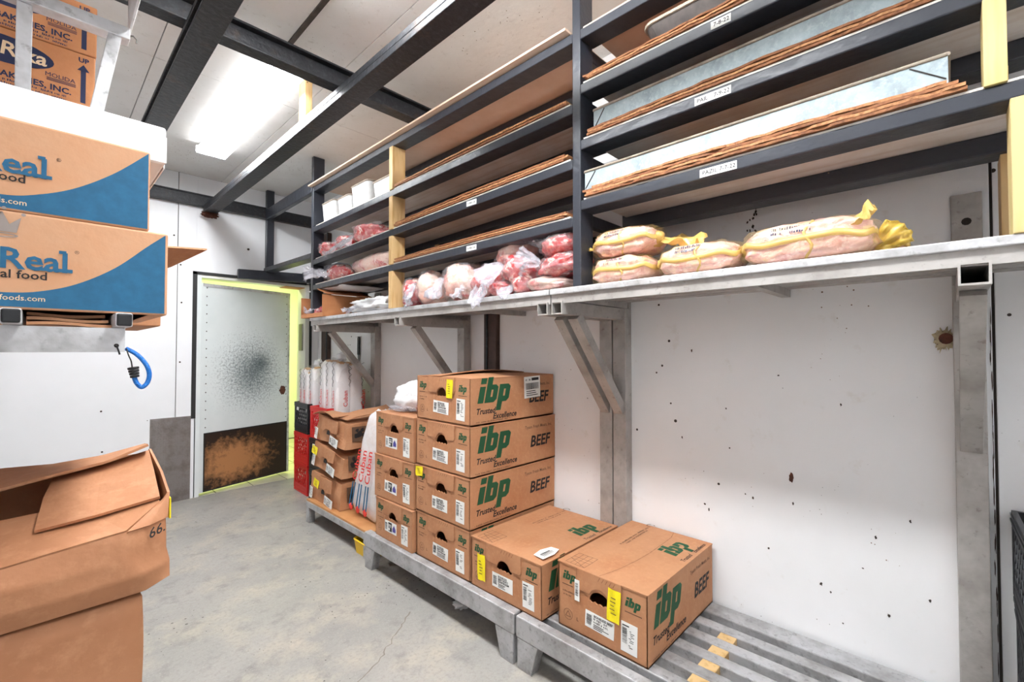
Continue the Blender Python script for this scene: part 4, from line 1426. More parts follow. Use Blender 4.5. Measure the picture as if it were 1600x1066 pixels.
# ================================================================ MILK CRATES
def crate_meshes(mat, s=.33, h=.272):
    out = {}
    w = .012
    base = MB().box(-s / 2, s / 2, -s / 2, s / 2, 0, .02)
    out['base'] = base.mesh('base', mat, bevel=.004)
    rim = MB()
    for a in (-1, 1):
        rim.box(-s / 2, s / 2, a * s / 2 - (w if a > 0 else 0), a * s / 2 + (0 if a > 0 else w), h - .045, h)
        rim.box(a * s / 2 - (w if a > 0 else 0), a * s / 2 + (0 if a > 0 else w), -s / 2 + w, s / 2 - w, h - .045, h)
    for k in range(2):
        z = h - .014 - k * .016
        for a in (-1, 1):
            rim.box(-s / 2 - .003, s / 2 + .003, a * (s / 2 + .0015) - .0015, a * (s / 2 + .0015) + .0015, z, z + .006)
            rim.box(a * (s / 2 + .0015) - .0015, a * (s / 2 + .0015) + .0015, -s / 2, s / 2, z, z + .006)
    out['rim'] = rim.mesh('rim', mat)
    post = MB().box(-.014, .014, -.014, .014, .02, h - .045)
    out['corner_post'] = post.mesh('corner_post', mat, bevel=.004)
    lat = MB()
    for sd in range(4):
        rm = Matrix.Rotation(sd * math.pi / 2, 3, 'Z')
        z0, z1 = .06, h - .05
        hh = z1 - z0
        for i in range(-3, 9):
            for sgn in (-1, 1):
                x0 = -s / 2 + i * .042
                x1 = x0 + hh * .62 * sgn
                if sgn < 0:
                    x0 += .0; 
                lo, hi = -s / 2 + .01, s / 2 - .01
                pa, pb = Vector((x0, 0, z0)), Vector((x1, 0, z1))
                def clip(pa, pb):
                    d = pb - pa
                    t0, t1 = 0, 1
                    for lim, sg in ((lo, 1), (hi, -1)):
                        if abs(d.x) < 1e-6: continue
                        tt = (lim - pa.x) / d.x
                        if (d.x > 0) == (sg > 0): t0 = max(t0, tt)
                        else: t1 = min(t1, tt)
                    return (pa + d * t0, pa + d * t1) if t1 - t0 > .08 else None
                cl = clip(pa, pb)
                if cl:
                    q = [rm @ (p + Vector((0, -s / 2 + .005, 0))) for p in cl]
                    lat.bar(q[0], q[1], .006, .006, up=rm @ Vector((0, 1, 0)))
        for z in (.03, .055):
            a, b = rm @ Vector((-s / 2, -s / 2 + .005, z + .006)), rm @ Vector((s / 2, -s / 2 + .005, z + .006))
            lat.bar(a, b, .008, .022)
    out['lattice'] = lat.mesh('lattice', mat)
    hb_ = MB().box(-.02, .02, -.004, .004, 0, .03)
    out['handle_patch'] = hb_.mesh('handle_patch', 'paper' if mat == 'crate_black' else mat, bevel=.003)
    return out


CR = {m: crate_meshes(m) for m in ('crate_red', 'crate_black')}


def crate(mat, label, loc, rotz=0.0, group='stacked milk crates'):
    s = .33
    t = thing('milk_crate', label, 'crate', loc, rotz, group)
    share('base', CR[mat]['base'], t); share('rim', CR[mat]['rim'], t); share('lattice', CR[mat]['lattice'], t)
    for a in (-1, 1):
        for b in (-1, 1):
            share('corner_post', CR[mat]['corner_post'], t, (a * (s / 2 - .014), b * (s / 2 - .014), 0))
    share('handle_patch', CR[mat]['handle_patch'], t, (-s / 2 - .006, 0.06, .20), (0, 0, math.pi / 2))
    return t
crate('crate_red', 'red milk crate on the floor beside the door', (1.845, 4.30, 0), R(-2))
crate('crate_red', 'red milk crate, second in the stack beside the door', (1.845, 4.30, .274), R(-1))
crate('crate_black', 'black milk crate on top of two red ones, holding a bread bag', (1.845, 4.30, .548), R(-2))
crate('crate_black', 'black milk crate on the floor behind the crushed cartons', (1.81, 3.86, 0), R(1))
crate('crate_black', 'black milk crate, second in the stack behind the crushed cartons', (1.81, 3.86, .274), R(1))
crate('crate_red', 'red milk crate holding the larger bread bag behind the crushed cartons', (1.815, 3.86, .548), R(0))
for i in range(3):
    crate('crate_black', ('lowest', 'middle', 'uppermost')[i] + ' black crate of the stack at the right edge beyond the bench', (1.875 + .006 * (i % 2), -.295, .274 * i), R(-3 + i * 2), group='black crates at the right edge')


# ================================================================ BREAD BAGS
def bread_bag(label, loc, nx, ny, w, h, seed, red='Cuban'):
    rnd = random.Random(seed)
    t = thing('bread_bag', label, 'bread bag', loc, group='bags of bread')
    py, px = w / ny, .24 / nx
    for ix in range(nx):
        for i in range(ny):
            x, y = (ix - (nx - 1) / 2) * px + rnd.uniform(-.006, .006), (i - (ny - 1) / 2) * py
            hh = h * rnd.uniform(.90, 1.0)
            sl = MB().blob((x, y, hh / 2), (px * .51, py * .52, hh / 2), .42, .05, 2.4, seed + i + ix * 5).build('sleeve', 'bread_bag', t, smooth=True)
            MB().blob((x, y, hh - .010), (px * .30, py * .34, .020), .9, .1, 3, seed + i + 9).build('crust', 'bread_crust', sl, smooth=True)
            sides = ([Face((x - px * .51, y + py * .22, h * .40), (0, 0, 1), (0, 1, 0))] if ix == 0 else []) + ([Face((x + px * .2, y - py * .52, h * .40), (0, 0, 1), (-1, 0, 0))] if i == 0 else [])
            for q, g in enumerate(sides):
                g = Face(g.pt(0, 0, .0), g.u, g.v) if g.n.dot(Vector((-1, -1, 0))) > 0 else Face(g.o, g.u, -g.v)
                mb = MB(); g.text(mb, red, 0, -.045 if q == 0 else .0, .052, .014, lift=.008)
                mb.build('red_lettering', 'ink_red', sl)
                pts = [g.pt(h * (.26 + .026 * k), -.02 + .014 * math.sin(k * 1.9) + .006 * math.sin(k * 4.1), .007) for k in range(13)]
                MB().tube(pts, .0018, 5).build('script_line', 'ink', sl)
    MB().blob((0, 0, h * .5), (.135, w * .56, h * .535), .5, .06, 3, seed + 20, nu=40, nv=22).build('clear_film', 'film_clear', t, smooth=True)
    MB().blob((0, 0, h * 1.05), (.03, .045, .04), .8, .5, 3, seed + 3).build('knot', 'bag_white', t, smooth=True)
    return t
bread_bag('bag of white bread loaves in the black crate beside the door', (1.83, 4.28, .575), 2, 3, .32, .57, 2)
bread_bag('larger bag of white bread loaves in the red crate', (1.83, 3.82, .575), 2, 3, .36, .64, 5)

t = thing('long_bread_bag', 'tall white bag of long loaves leaning between the carton stacks, blue stripes at its foot', 'bread bag', (1.57, 2.80, .172))
def tallshape(p):
    k = (p.z + .36) / .72
    return (p.x * (1 - .35 * k), p.y * (1.0 - .45 * k) - .12 * k + .0, p.z)
MB().blob((.03, .04, .365), (.10, .215, .36), .42, .05, 2.2, 4, shape=tallshape, nu=40, nv=24).build('bag_film', 'bread_bag', t, smooth=True)
def leanpt(y, z, k=0):
    s = z / .73
    return Vector((-.070 + .030 * s - k, .04 + y * (1 - .45 * s) - .12 * s, z))
for y0 in (.14, .04, -.06):
    f = Face(leanpt(y0, .25), leanpt(y0, .60) - leanpt(y0, .25), (0, 1, 0))
    mb = MB(); f.text(mb, 'Cuban', .0, -.02, .085, .015, lift=.012); mb.build('red_lettering', 'ink_red', t)
    mb = MB()
    for d in (-.018, .018):
        mb.bar(leanpt(y0 + d, .08, .012), leanpt(y0 + d, .24, .013), .012, .002, up=(1, 0, 0))
    mb.build('blue_stripes', 'ink_blue', t)
    mb = MB()
    mb.blob(leanpt(y0, .065, .008), (.005, .022, .022), .9, .3, 3, 6); mb.build('red_mark', 'ink_red', t, smooth=True)

# bags on the lid of the middle stack
t = thing('plastic_bag', 'round white plastic bag sitting on the middle carton stack', 'bag', (1.60, 2.31, .94))
MB().blob((.02, .02, .085), (.15, .13, .09), .85, .16, 2.6, 7, nu=40, nv=24).build('bag_body', 'bag_white', t, smooth=True)
MB().blob((-.05, .04, .02), (.11, .12, .022), .8, .25, 4, 3).build('bag_skirt', 'film', t, smooth=True)
MB().blob((.0, -.12, .03), (.10, .05, .028), .8, .2, 4, 4).build('pink_contents', 'chicken', t, smooth=True)

# ================================================================ MEAT ON THE SHELVES
def bag_end(mb, p, d, up, length, width, seed, n=14, m=7):
    """crumpled fan of film that flares from p along d"""
    p, d, up = Vector(p), Vector(d).normalized(), Vector(up).normalized()
    s = d.cross(up).normalized()
    u = s.cross(d).normalized()
    def fn(a, b):
        q = (a - .5) * 2
        w = width * (.25 + .75 * b ** .7)
        cr = .35 * width * b * noise.noise(Vector((q * 2.6 + seed, b * 2.2, seed * 1.7))) + .22 * width * (.3 + b) * noise.noise(Vector((q * 7 + seed, b * 3, 3.3)))
        ed = .16 * length * noise.noise(Vector((q * 3 + seed * 2, 9, 1))) * b
        pt = p + d * (length * b * (1 - .18 * q * q) + ed) + s * (q * w * .5) + u * cr
        return pt, u
    mb.slab(fn, n, m, .0012)


def beef(label, c, rad, rot, seed, mat='meat_red', group='vacuum packed beef pieces', tails=(), e=.78, amp=.16, fat=None):
    """one cut of beef in clear film: meat, a cap of fat, gathered bag ends"""
    t = thing('packed_beef', label, 'meat', c, rot=rot, group=group)
    def shp(p):
        k = p.y / rad[1]
        return (p.x * (1 - .18 * k * k), p.y, p.z * (1 - .22 * k * k) + .12 * rad[2] * noise.noise(Vector((p.x * 18, p.y * 18, seed))))
    MB().blob((0, 0, 0), rad, e, amp, 1.9, seed, nu=40, nv=24, shape=shp).build('cut', mat, t, smooth=True)
    MB().blob((0, 0, 0), (rad[0] * 1.035, rad[1] * 1.04, rad[2] * 1.035), e, amp * 1.25, 2.3, seed, nu=40, nv=24, shape=lambda p: (p.x + .004 * noise.noise(p * 55), p.y, p.z + .004 * noise.noise(p * 48))).build('clear_wrap', 'film_clear', t, smooth=True)
    if fat:
        MB().blob((fat[0] * rad[0], fat[1] * rad[1], rad[2] * .30), (rad[0] * .80, rad[1] * .80, rad[2] * .78), .85, .10, 2.3, seed + 5, nu=30, nv=16).build('fat_cap', 'meat_fat', t, smooth=True)
    for i, (p, d, up, ln, wd) in enumerate(tails):
        mb = MB(); bag_end(mb, p, d, up, ln, wd, seed * 1.3 + i * 4)
        mb.build('film_end', 'film', t, smooth=True)
    return t


# pile on the aluminium shelf between the pine block and the black post (near to far)
Z = SZ
FX, FU = (-1, 0, -.25), (0, 0, 1)
beef('bagged beef cut standing against the pine block on the aluminium shelf', (1.600, 2.335, Z + .088), (.10, .062, .088), (0, 0, 0), 1, 'meat_red', fat=(.1, .0), tails=(((-.085, -.045, .0), (-.25, -.1, -1), (-1, 0, 0), .10, .08),))
beef('pale fatty beef cut, second from the pine block on the aluminium shelf', (1.595, 2.165, Z + .098), (.105, .078, .098), (0, .1, 0), 2, 'meat_fat', fat=(.1, .1), tails=(((-.085, .075, .03), (-.3, .2, -1), (-1, 0, 0), .13, .09),))
beef('broad pale beef cut with a rounded fat cap in the middle of the shelf pile', (1.63, 1.90, Z + .105), (.13, .125, .105), (0, .15, 0), 3, 'meat_fat', fat=(.15, .0), tails=(((-.11, .10, .02), (-.3, .1, -1), (-1, 0, 0), .14, .14), ((-.10, -.06, -.03), (-.4, -.3, -1), (-1, 0, 0), .09, .10)))
beef('deep red beef cut leaning right of the broad pale one', (1.60, 1.675, Z + .085), (.10, .115, .075), (R(-28), 0, R(8)), 4, 'meat_red', tails=(((-.08, -.02, .02), (-.35, .5, -.8), (-1, 0, .2), .17, .11),))
beef('small red beef end low at the front of the shelf pile', (1.565, 1.575, Z + .040), (.06, .072, .038), (0, 0, R(-14)), 5, 'meat_red', amp=.2)
beef('rounded pink beef cut lying high on the pile below the hardboard', (1.64, 1.535, Z + .215), (.10, .105, .055), (R(-14), 0, 0), 6, 'meat_fat', e=.85)
beef('red beef cut in a puffed clear bag, centre of the high pile', (1.60, 1.475, Z + .125), (.095, .085, .068), (R(8), 0, 0), 7, 'meat_red', tails=(((-.07, .06, .02), (-.5, .5, -.6), (-1, 0, .3), .15, .14), ((-.06, -.04, -.01), (-.5, -.8, .1), (-1, 0, .3), .12, .09)))
beef('pink beef end standing under the puffed bag', (1.565, 1.42, Z + .043), (.06, .055, .042), (0, 0, 0), 8, 'meat_red', fat=(-.1, 0), tails=(((-.04, .045, -.0), (-.4, .5, -.6), (-1, 0, .3), .08, .08),))
beef('long pale beef cut flat on the shelf, near end of the pile', (1.585, 1.285, Z + .036), (.08, .12, .034), (0, 0, R(4)), 9, 'meat_fat', e=.85)
beef('deep red beef cut in the middle of the near end of the pile', (1.60, 1.215, Z + .110), (.10, .125, .048), (R(-5), 0, 0), 10, 'meat_red', tails=(((-.07, .08, .02), (-.6, .5, .3), (-1, 0, .3), .12, .10),), amp=.2)
beef('marbled pink beef cut on top of the near end of the pile', (1.60, 1.215, Z + .200), (.095, .105, .048), (R(-6), 0, 0), 11, 'meat_red', fat=(-.05, .1), tails=(((-.03, .09, .02), (-.2, .5, .8), (-1, 0, .2), .11, .12),), e=.85)
beef('dark red beef cut tucked behind the near end of the pile', (1.72, 1.33, Z + .12), (.08, .13, .10), (0, 0, 0), 12, 'meat_red')

# lowest far rack level
z1 = zl(0, 3.2) + .008
beef('bagged beef cut at the far end of the lowest rack level, crumpled film in front', (1.60, 3.36, z1 + .062), (.09, .14, .058), (0, 0, 0), 21, 'meat_red', fat=(0, -.1), tails=(((-.07, .11, .01), (-.6, .6, -.1), (-1, 0, .6), .17, .16), ((-.06, .02, .0), (-.8, .3, -.2), (-1, 0, .6), .11, .12)))
beef('long pale beef cut on the lowest rack level beside the pine block', (1.64, 2.87, z1 + .068), (.11, .32, .066), (0, 0, R(-3)), 22, 'meat_fat', fat=(.0, -.1), e=.8, amp=.12)
# second far rack level
z2 = zl(1, 3.3) + .008
beef('round red beef cut at the far end of the second rack level', (1.60, 3.52, z2 + .060), (.09, .085, .058), (0, 0, 0), 23, 'meat_red', amp=.2)
beef('small red beef cut in the middle of the second rack level, film over the rail', (1.60, 3.26, z2 + .062), (.08, .09, .062), (0, 0, 0), 24, 'meat_red', tails=(((-.06, .03, -.01), (-.7, .2, -.7), (-1, 0, .6), .13, .10),), amp=.2)
beef('tall red beef cut at the near end of the second rack level', (1.62, 2.92, z2 + .082), (.10, .18, .068), (R(3), 0, 0), 25, 'meat_red', tails=(((-.07, .13, -.01), (-.7, .3, -.7), (-1, 0, .6), .15, .14),), amp=.2)

# plastic tubs on the third far level
def tub(label, loc, w, d, h, rotz=0):
    t = thing('plastic_tub', label, 'tub', loc, rotz, 'white plastic tubs on the rack')
    A = [(a, b, 0) for a, b in rounded(0, d * .9, -w * .44, w * .44, .025, 4)]
    B = [(a, b, h) for a, b in rounded(-.01, d, -w / 2, w / 2, .03, 4)]
    C = [(a, b, h) for a, b in rounded(-.004, d - .006, -w / 2 + .006, w / 2 - .006, .027, 4)]
    D = [(a, b, .006) for a, b in rounded(.004, d * .9 - .006, -w * .44 + .006, w * .44 - .006, .022, 4)]
    n = len(A)
    MB().add(A + B + C + D, [tuple(range(n))[::-1]] + [(i + k * n, (i + 1) % n + k * n, (i + 1) % n + (k + 1) * n, i + (k + 1) * n) for k in range(3) for i in range(n)] + [tuple(range(3 * n, 4 * n))]).build('tub_body', 'white_plastic', t, smooth=False)
    MB().tube([(a, b, h) for a, b, _ in B + B[:1]], .006, 6).build('rim', 'pan_dull', t)
    return t
z3 = zl(2, 3.0) + .008
tub('white plastic tub at the far end of the third rack level', (1.545, 3.46, z3), .22, .30, .15)
tub('low white plastic tub, second on the third rack level', (1.545, 3.20, z3), .20, .30, .13)
tub('white plastic tub with a worn front, third on the third rack level', (1.53, 2.93, z3), .25, .30, .155)
tub('long low white plastic tub beside the top pine block', (1.545, 2.65, z3), .26, .30, .12)

# open carton with meat at the far end of the aluminium shelf
t = thing('open_carton', 'orange brown open carton at the far end of the aluminium shelf', 'carton', (1.475, 3.395, SZ + .001))
D, W, H = .40, .40, .165
tk = .005
MB().box(0, D, 0, W, 0, tk).build('bottom', 'card_orange', t)
MB().box(0, D, 0, tk, tk, H).build('near_wall', 'card_orange', t)
MB().box(0, D, W - tk, W, tk, H).build('far_wall', 'card_orange', t)
MB().box(D - tk, D, tk, W - tk, tk, H).build('rear_wall', 'card_orange', t)
MB().box(0, tk, tk, W - tk, tk, .030).build('front_lip', 'card_orange', t)
MB().slab(lambda u, v: ((.02 + u * (D - .02), -.02 + .16 * v, H + .004 + .05 * v), (0, -.3, 1)), 4, 3, .005).build('flap', 'card_orange', t)
beef('red bagged meat inside the open carton at the shelf end', (1.62, 3.60, SZ + .052), (.10, .15, .045), (0, 0, 0), 31, 'meat_red', tails=(((-.07, .06, .01), (-.8, .5, -.1), (0, 0, 1), .10, .14),))
t = thing('foam_tray', 'white foam tray lying on the open carton under the rack', 'tray', (1.56, 3.40, SZ + .215))
def trayf(u, v):
    x, y = (u - .1) * .34, (v - .35) * .62
    e = max(abs(u - .5), abs(v - .5)) * 2
    return (x, y, .035 * max(0, e - .7) + .012 * noise.noise(Vector((x * 6, y * 6, 2)))), (0, 0, 1)
MB().slab(trayf, 12, 14, .006).build('tray_sheet', 'white_card', t, smooth=True)
t = thing('plastic_bag', 'crumpled white plastic bag lying on the shelf left of the pine block', 'bag', (1.60, 2.80, SZ + .001))
MB().blob((0, 0, .048), (.10, .26, .048), .7, .3, 3.5, 4, nu=44, nv=22).build('bag_body', 'bag_white', t, smooth=True)
mb = MB(); bag_end(mb, (-.05, .20, .04), (-.3, 1, -.2), (0, 0, 1), .12, .12, 3); mb.build('gathered_end', 'film', t, smooth=True)

# ================================================================ CHICKEN IN YELLOW BAGS
def chicken(label, c, ly, hx, hz, seed, rotz=0.0, tails=(1, -1), roll=0.0, blue=True):
    """pillow pack: pink meat, yellow seam band, necked bag ends, blue print"""
    t = thing('chicken_bag', label, 'chicken bag', c, rot=(roll, 0, rotz), group='yellow bags of chicken')
    body = MB().blob((0, 0, hz), (hx, ly, hz), .52, .09, 2.6, seed, nu=44, nv=26,
                     shape=lambda p: (p.x, p.y, p.z * (1 - .22 * (p.y / ly) ** 4) + .006 * noise.noise(p * 40)))
    body.build('meat_pack', 'chicken', t, smooth=True)
    MB().blob((0, 0, hz), (hx * 1.03, ly * 1.05, hz * 1.03), .55, .12, 3.0, seed, nu=44, nv=26, shape=lambda p: (p.x + .004 * noise.noise(p * 50), p.y, p.z + .004 * noise.noise(p * 44))).build('film_wrap', 'film_amber', t, smooth=True)
    # seam of yellow film running along the front and round both ends
    pts = []
    for k in range(33):
        a = math.pi * .5 + math.pi * k / 32 * 1.0
        sg = lambda x, p: math.copysign(abs(x) ** p, x)
        x, y = sg(math.cos(a), .52) * hx * 1.03, sg(math.sin(a), .52) * ly * 1.03
        pts.append((x, y, hz * (1.02 + .10 * math.sin(k * .55 + seed))))
    def band(u, v):
        p = Vector(pts[int(round(u * 32))])
        return p + Vector((-.004 * math.sin(v * math.pi), 0, (v - .5) * .018)), (-1, 0, 0)
    MB().slab(band, 32, 4, .003).build('film_seam', 'film_yellow', t, smooth=True)
    mb = MB()
    arc_ = [(-hx * (1.04 if abs(math.sin(a)) > .1 else 1.02) * abs(math.sin(a)) ** .5, 0, hz - hz * math.cos(a) * 1.02) for a in [math.pi * (k + .5) / 14 for k in range(14)]]
    mb.tube([(x, -.12 * ly + .01 * math.sin(i), z) for i, (x, _, z) in enumerate(arc_)], .0045, 6)
    mb.build('cross_seam', 'film_yellow', t, smooth=True)
    for s in tails:
        mb = MB()
        mb.tube([(-.01, s * ly * .90, hz), (-.02, s * ly * 1.02, hz * 1.05), (-.03, s * ly * 1.13, hz * 1.1)], [.036, .020, .013], 10)
        mb.build('bag_neck', 'film_yellow', t, smooth=True)
    if blue:
        f = Face((-hx * .985, ly * .45, hz * 1.30), (0, -1, 0), (.42, 0, .90))
        mb = MB()
        for k in range(2):
            scrawl(mb, f, .0, .001 + .015 * k, ly * .62, .012, random.Random(seed * 3 + k), .006)
        mb.build('blue_print', 'ink_navy', t)
    return t
CX = 1.60
chicken('yellow bag of chicken, lower one of the two stacked by the black post', (CX, .905, SZ + .001), .125, .088, .050, 1, 0, (1,))
chicken('yellow bag of chicken stacked on another one by the black post', (CX + .005, .900, SZ + .106), .130, .090, .052, 2, 0, (1, -1), roll=R(-1))
tb = chicken('middle yellow bag of chicken on the near shelf, between the stack and the big one', (CX, .615, SZ + .001), .135, .088, .052, 3, 0, (1,))
chicken('largest yellow bag of chicken at the near end of the row, blue print on top', (CX, .305, SZ + .001), .165, .092, .058, 4, 0, (1,))
# flared loose ends of film
def flare(label_parent, p, d, up, ln, wd, seed, mat='film_yellow'):
    mb = MB(); bag_end(mb, p, d, up, ln, wd, seed, 14, 8); mb.build('loose_film', mat, label_parent, smooth=True)
top = bpy.data.objects['chicken_bag.001']
flare(top, (.0, -.125, .05), (.15, -1, -.25), (-.5, 0, 1), .16, .13, 3)
flare(top, (-.03, .128, .05), (-.5, 1, -.05), (-.5, 0, 1), .035, .03, 6)
flare(tb, (-.01, -.13, .06), (-.1, -1, .35), (-.5, 0, 1), .05, .07, 5)
big = bpy.data.objects['chicken_bag.003']
flare(big, (-.055, -.105, .085), (-.15, -.8, .42), (-.6, 0, 1), .075, .10, 9)
t = chicken('yellow bag of chicken lying behind the largest one, its olive film flared upright', (1.74, .21, SZ + .001), .13, .06, .045, 8, R(4), (), blue=False)
flare(t, (-.10, -.055, .03), (.0, -.75, .62), (-1, 0, .1), .085, .095, 12, 'film_olive')

# ================================================================ CARTONS ON THE LEFT RACK
def left_carton(label, x0, x1, y0, D, z0, z1, swoosh, texts, crown=None):
    t = thing('food_carton', label, 'carton', (x0, y0, z0), group='blue and tan food cartons')
    W, H = x1 - x0, z1 - z0
    MB().box(0, W, 0, D, 0, H).build('body', 'card_light', t, bevel=.004)
    f = Face((-x0, 0, -z0), (1, 0, 0), (0, 0, 1))
    P = [(x, z) for x, z in swoosh]
    mb = MB()
    k = .0006
    bot = z0 + .004
    # blue field under the curve
    n = len(P)
    mb.add([f.pt(x, z, k) for x, z in P] + [f.pt(x, bot, k) for x, z in P], [(n + i, n + i + 1, i + 1, i) for i in range(n - 1)])
    mb.build('blue_swoosh', 'ink_blue', t)
    for nm, mat, items in texts:
        mb = MB()
        for s, x, z, size, bold, al in items:
            f.text(mb, s, x, z, size, bold, 0, al, lift=.0014)
        mb.build(nm, mat, t)
    if crown:
        cx, cz, s = crown
        mb = MB()
        f.poly(mb, [(cx - .5 * s, cz + .05 * s), (cx + .5 * s, cz + .05 * s), (cx + .62 * s, cz + .7 * s), (cx + .3 * s, cz + .38 * s), (cx + .1 * s, cz + .85 * s)], .001)
        f.poly(mb, [(cx - .5 * s, cz + .05 * s), (cx + .1 * s, cz + .85 * s), (cx - .1 * s, cz + .42 * s), (cx - .3 * s, cz + .8 * s), (cx - .62 * s, cz + .6 * s)], .001)
        for a, b in ((.68, .82), (.14, 1.0), (-.34, .95)):
            f.poly(mb, [(cx + a * s + .07 * s * math.cos(q), cz + b * s + .07 * s * math.sin(q)) for q in [i * math.pi / 4 for i in range(8)]], .001)
        el = arc(cx, cz - .08 * s, .55 * s, 0, 360, 18, .10 * s)
        el2 = arc(cx, cz - .08 * s, .46 * s, 0, 360, 18, .055 * s)
        mb.add([f.pt(a, b, .001) for a, b in el[:-1]] + [f.pt(a, b, .001) for a, b in el2[:-1]], [(i, (i + 1) % 18, 18 + (i + 1) % 18, 18 + i) for i in range(18)])
        mb.build('crown_print', 'ink_grey', t)
    # bottom flaps showing as a slight gap line under the box
    MB().box(.004, W - .03, .004, D - .004, -.0, .0035).build('bottom_flap', 'card_raw', t)
    return t


def curve(P, n=26):
    return [(p.x, p.y) for p in [Vector((q.x, q.z, 0)) for q in bez([(x, 0, z) for x, z in P], 28)]]


def slab_serif(mb, f, items, k=.0024):
    for a0, b0, a1, b1 in items:
        f.rect(mb, a0, b0, a1, b1, k)


sw1 = curve([(-.36, 1.535), (-.28, 1.47), (-.20, 1.425), (-.12, 1.406), (-.048, 1.403), (-.002, 1.408), (.049, 1.427), (.104, 1.465), (.154, 1.516), (.184, 1.545)])
k1 = left_carton('lower tan and blue food carton with a grey crown on the left shelf', -.375, .189, 1.2, .38, 1.3742, 1.5485, sw1,
                 (('blue_lettering', 'ink_blue', (('Real', .038, 1.447, .052, .022, 'RIGHT'),)),
                  ('black_lettering', 'ink_black', (('real food', .010, 1.4295, .021, .016, 'RIGHT'),)), ('trade_mark', 'ink_black', (('\u00ae', .045, 1.484, .009, .0, 'LEFT'),)),
                  ('cream_lettering', 'ink_cream', (('realfoods.com', .008, 1.390, .0135, .008, 'RIGHT'),))), crown=(-.052, 1.508, .044))
f = Face((-k1.location.x, 0, -k1.location.z), (1, 0, 0), (0, 0, 1))
for q_ in ((.022, 1.4465, .043, 1.453), (.024, 1.481, .034, 1.487), (-.004, 1.4465, .010, 1.452)):
    mb = MB(); slab_serif(mb, f, (q_,)); mb.build('letter_serif', 'ink_blue', k1)
sw2 = curve([(-.38, 1.72), (-.30, 1.655), (-.22, 1.605), (-.14, 1.58), (-.051, 1.576), (-.004, 1.587), (.046, 1.612), (.101, 1.656), (.154, 1.712)])
k2 = left_carton('tan and blue food carton, upper of the two, under the white carton', -.40, .157, 1.203, .38, 1.5495, 1.716, sw2,
                 (('blue_lettering', 'ink_blue', (('Real', .008, 1.618, .052, .022, 'RIGHT'),)),
                  ('black_lettering', 'ink_black', (('real food', -.020, 1.6025, .021, .016, 'RIGHT'),)), ('trade_mark', 'ink_black', (('\u00ae', .018, 1.655, .009, .0, 'LEFT'),)),
                  ('cream_lettering', 'ink_cream', (('realfoods.com', -.018, 1.562, .0135, .008, 'RIGHT'),))), crown=(-.085, 1.676, .040))
f = Face((-k2.location.x, 0, -k2.location.z), (1, 0, 0), (0, 0, 1))
for q_ in ((-.008, 1.6175, .013, 1.624), (-.006, 1.652, .004, 1.658), (-.034, 1.6175, -.020, 1.623)):
    mb = MB(); slab_serif(mb, f, (q_,)); mb.build('letter_serif', 'ink_blue', k2)

t = thing('white_carton', 'flat white carton lying on the upper blue and tan carton', 'carton', (-.42, 1.262, 1.7175))
MB().box(0, .612, 0, .36, 0, .083).build('body', 'white_card', t, bevel=.005)
MB().box(.002, .613, -.0022, .0, .002, .060).build('front_flap', 'white_card', t, bevel=.0008)
MB().box(.6125, .6145, .03, .30, .0, .055).build('side_flap', 'white_card', t)

# bakery cartons on the upper part of the rack
def bakery(label, z0, z1, x1):
    t = thing('bakery_carton', label, 'carton', (-.5, 1.65, z0), group='brown cartons with navy print')
    W, H, D = x1 + .5, z1 - z0, .36
    MB().box(0, W, 0, D, 0, H).build('body', 'card_orange', t, bevel=.003)
    f = Face((.5, 0, 0), (1, 0, 0), (0, 0, 1))
    z = H * .5
    mb = MB()
    f.poly(mb, arc(-.078, H * .64, .095, 0, 360, 30, .034)[:-1])
    f.rect(mb, .067, .012, .077, H * .70)
    f.poly(mb, [(.060, H * .68), (.084, H * .68), (.072, H * .80)])
    mb.build('navy_print', 'ink_navy', t)
    mb = MB()
    f.text(mb, 'Rika', -.037, H * .64 - .013, .047, .02, .1, 'CENTER', lift=.0014)
    mb.build('cream_lettering', 'ink_cream', t)
    mb = MB()
    f.text(mb, 'UP', .072, H * .84, .017, .03, 0, 'CENTER')
    mb.build('direction_word', 'ink_navy', t)
    mb = MB(); f.text(mb, 'RIKA BAKERIES, INC.', .050, H * .17, .0205, .03, 0, 'RIGHT')
    mb.build('maker_name', 'ink_navy', t)
    mb = MB(); f.text(mb, 'MOLIDA', .057, H * .40, .0150, .0, 0, 'RIGHT')
    mb.build('product_name', 'ink_navy', t)
    mb = MB()
    for i in range(3):
        f.rect(mb, .004, H * .372 - .003 * i, .058, H * .382 - .003 * i)
    for i in range(2):
        scrawl(mb, f, -.16, H * .17 - .010 - .009 * i, .20, .006, random.Random(i), f.lift)
    mb.build('small_print', 'ink_navy', t)
    return t
bakery('brown bakery carton with a navy oval, lower of the two behind the shelf upright', 1.945, 2.088, .095)
o = thing('rack_board', 'plain grey board under the brown bakery cartons on the left', 'board', (-.5, 1.645, 1.90))
MB().box(-.2, .60, 0, .38, 0, .022).build('plank', 'alu_dull', o, bevel=.002)
for x in (-.1, .42):
    MB().box(x, x + .03, .02, .36, -.10, 0).build('bearer', 'alu_dull', o, bevel=.002)
bakery('brown bakery carton with a navy oval, upper of the two behind the shelf upright', 2.0895, 2.1155 + .11, .097)

# carton behind, with one flap sticking out into the aisle
t = thing('flap_carton', 'brown carton behind the crowned cartons with a flap sticking out toward the door', 'carton', (-.40, 1.75, 1.3742))
MB().box(0, .66, 0, .45, 0, .27).build('body', 'card', t, bevel=.004)
MB().slab(lambda u, v: ((.655 + u * (.145 - .075 * v), .10 + .16 * v, .265 + .012 * u - .07 * v * (1 - .3 * u)), (0, .4, 1)), 8, 4, .006).build('flap', 'card', t)

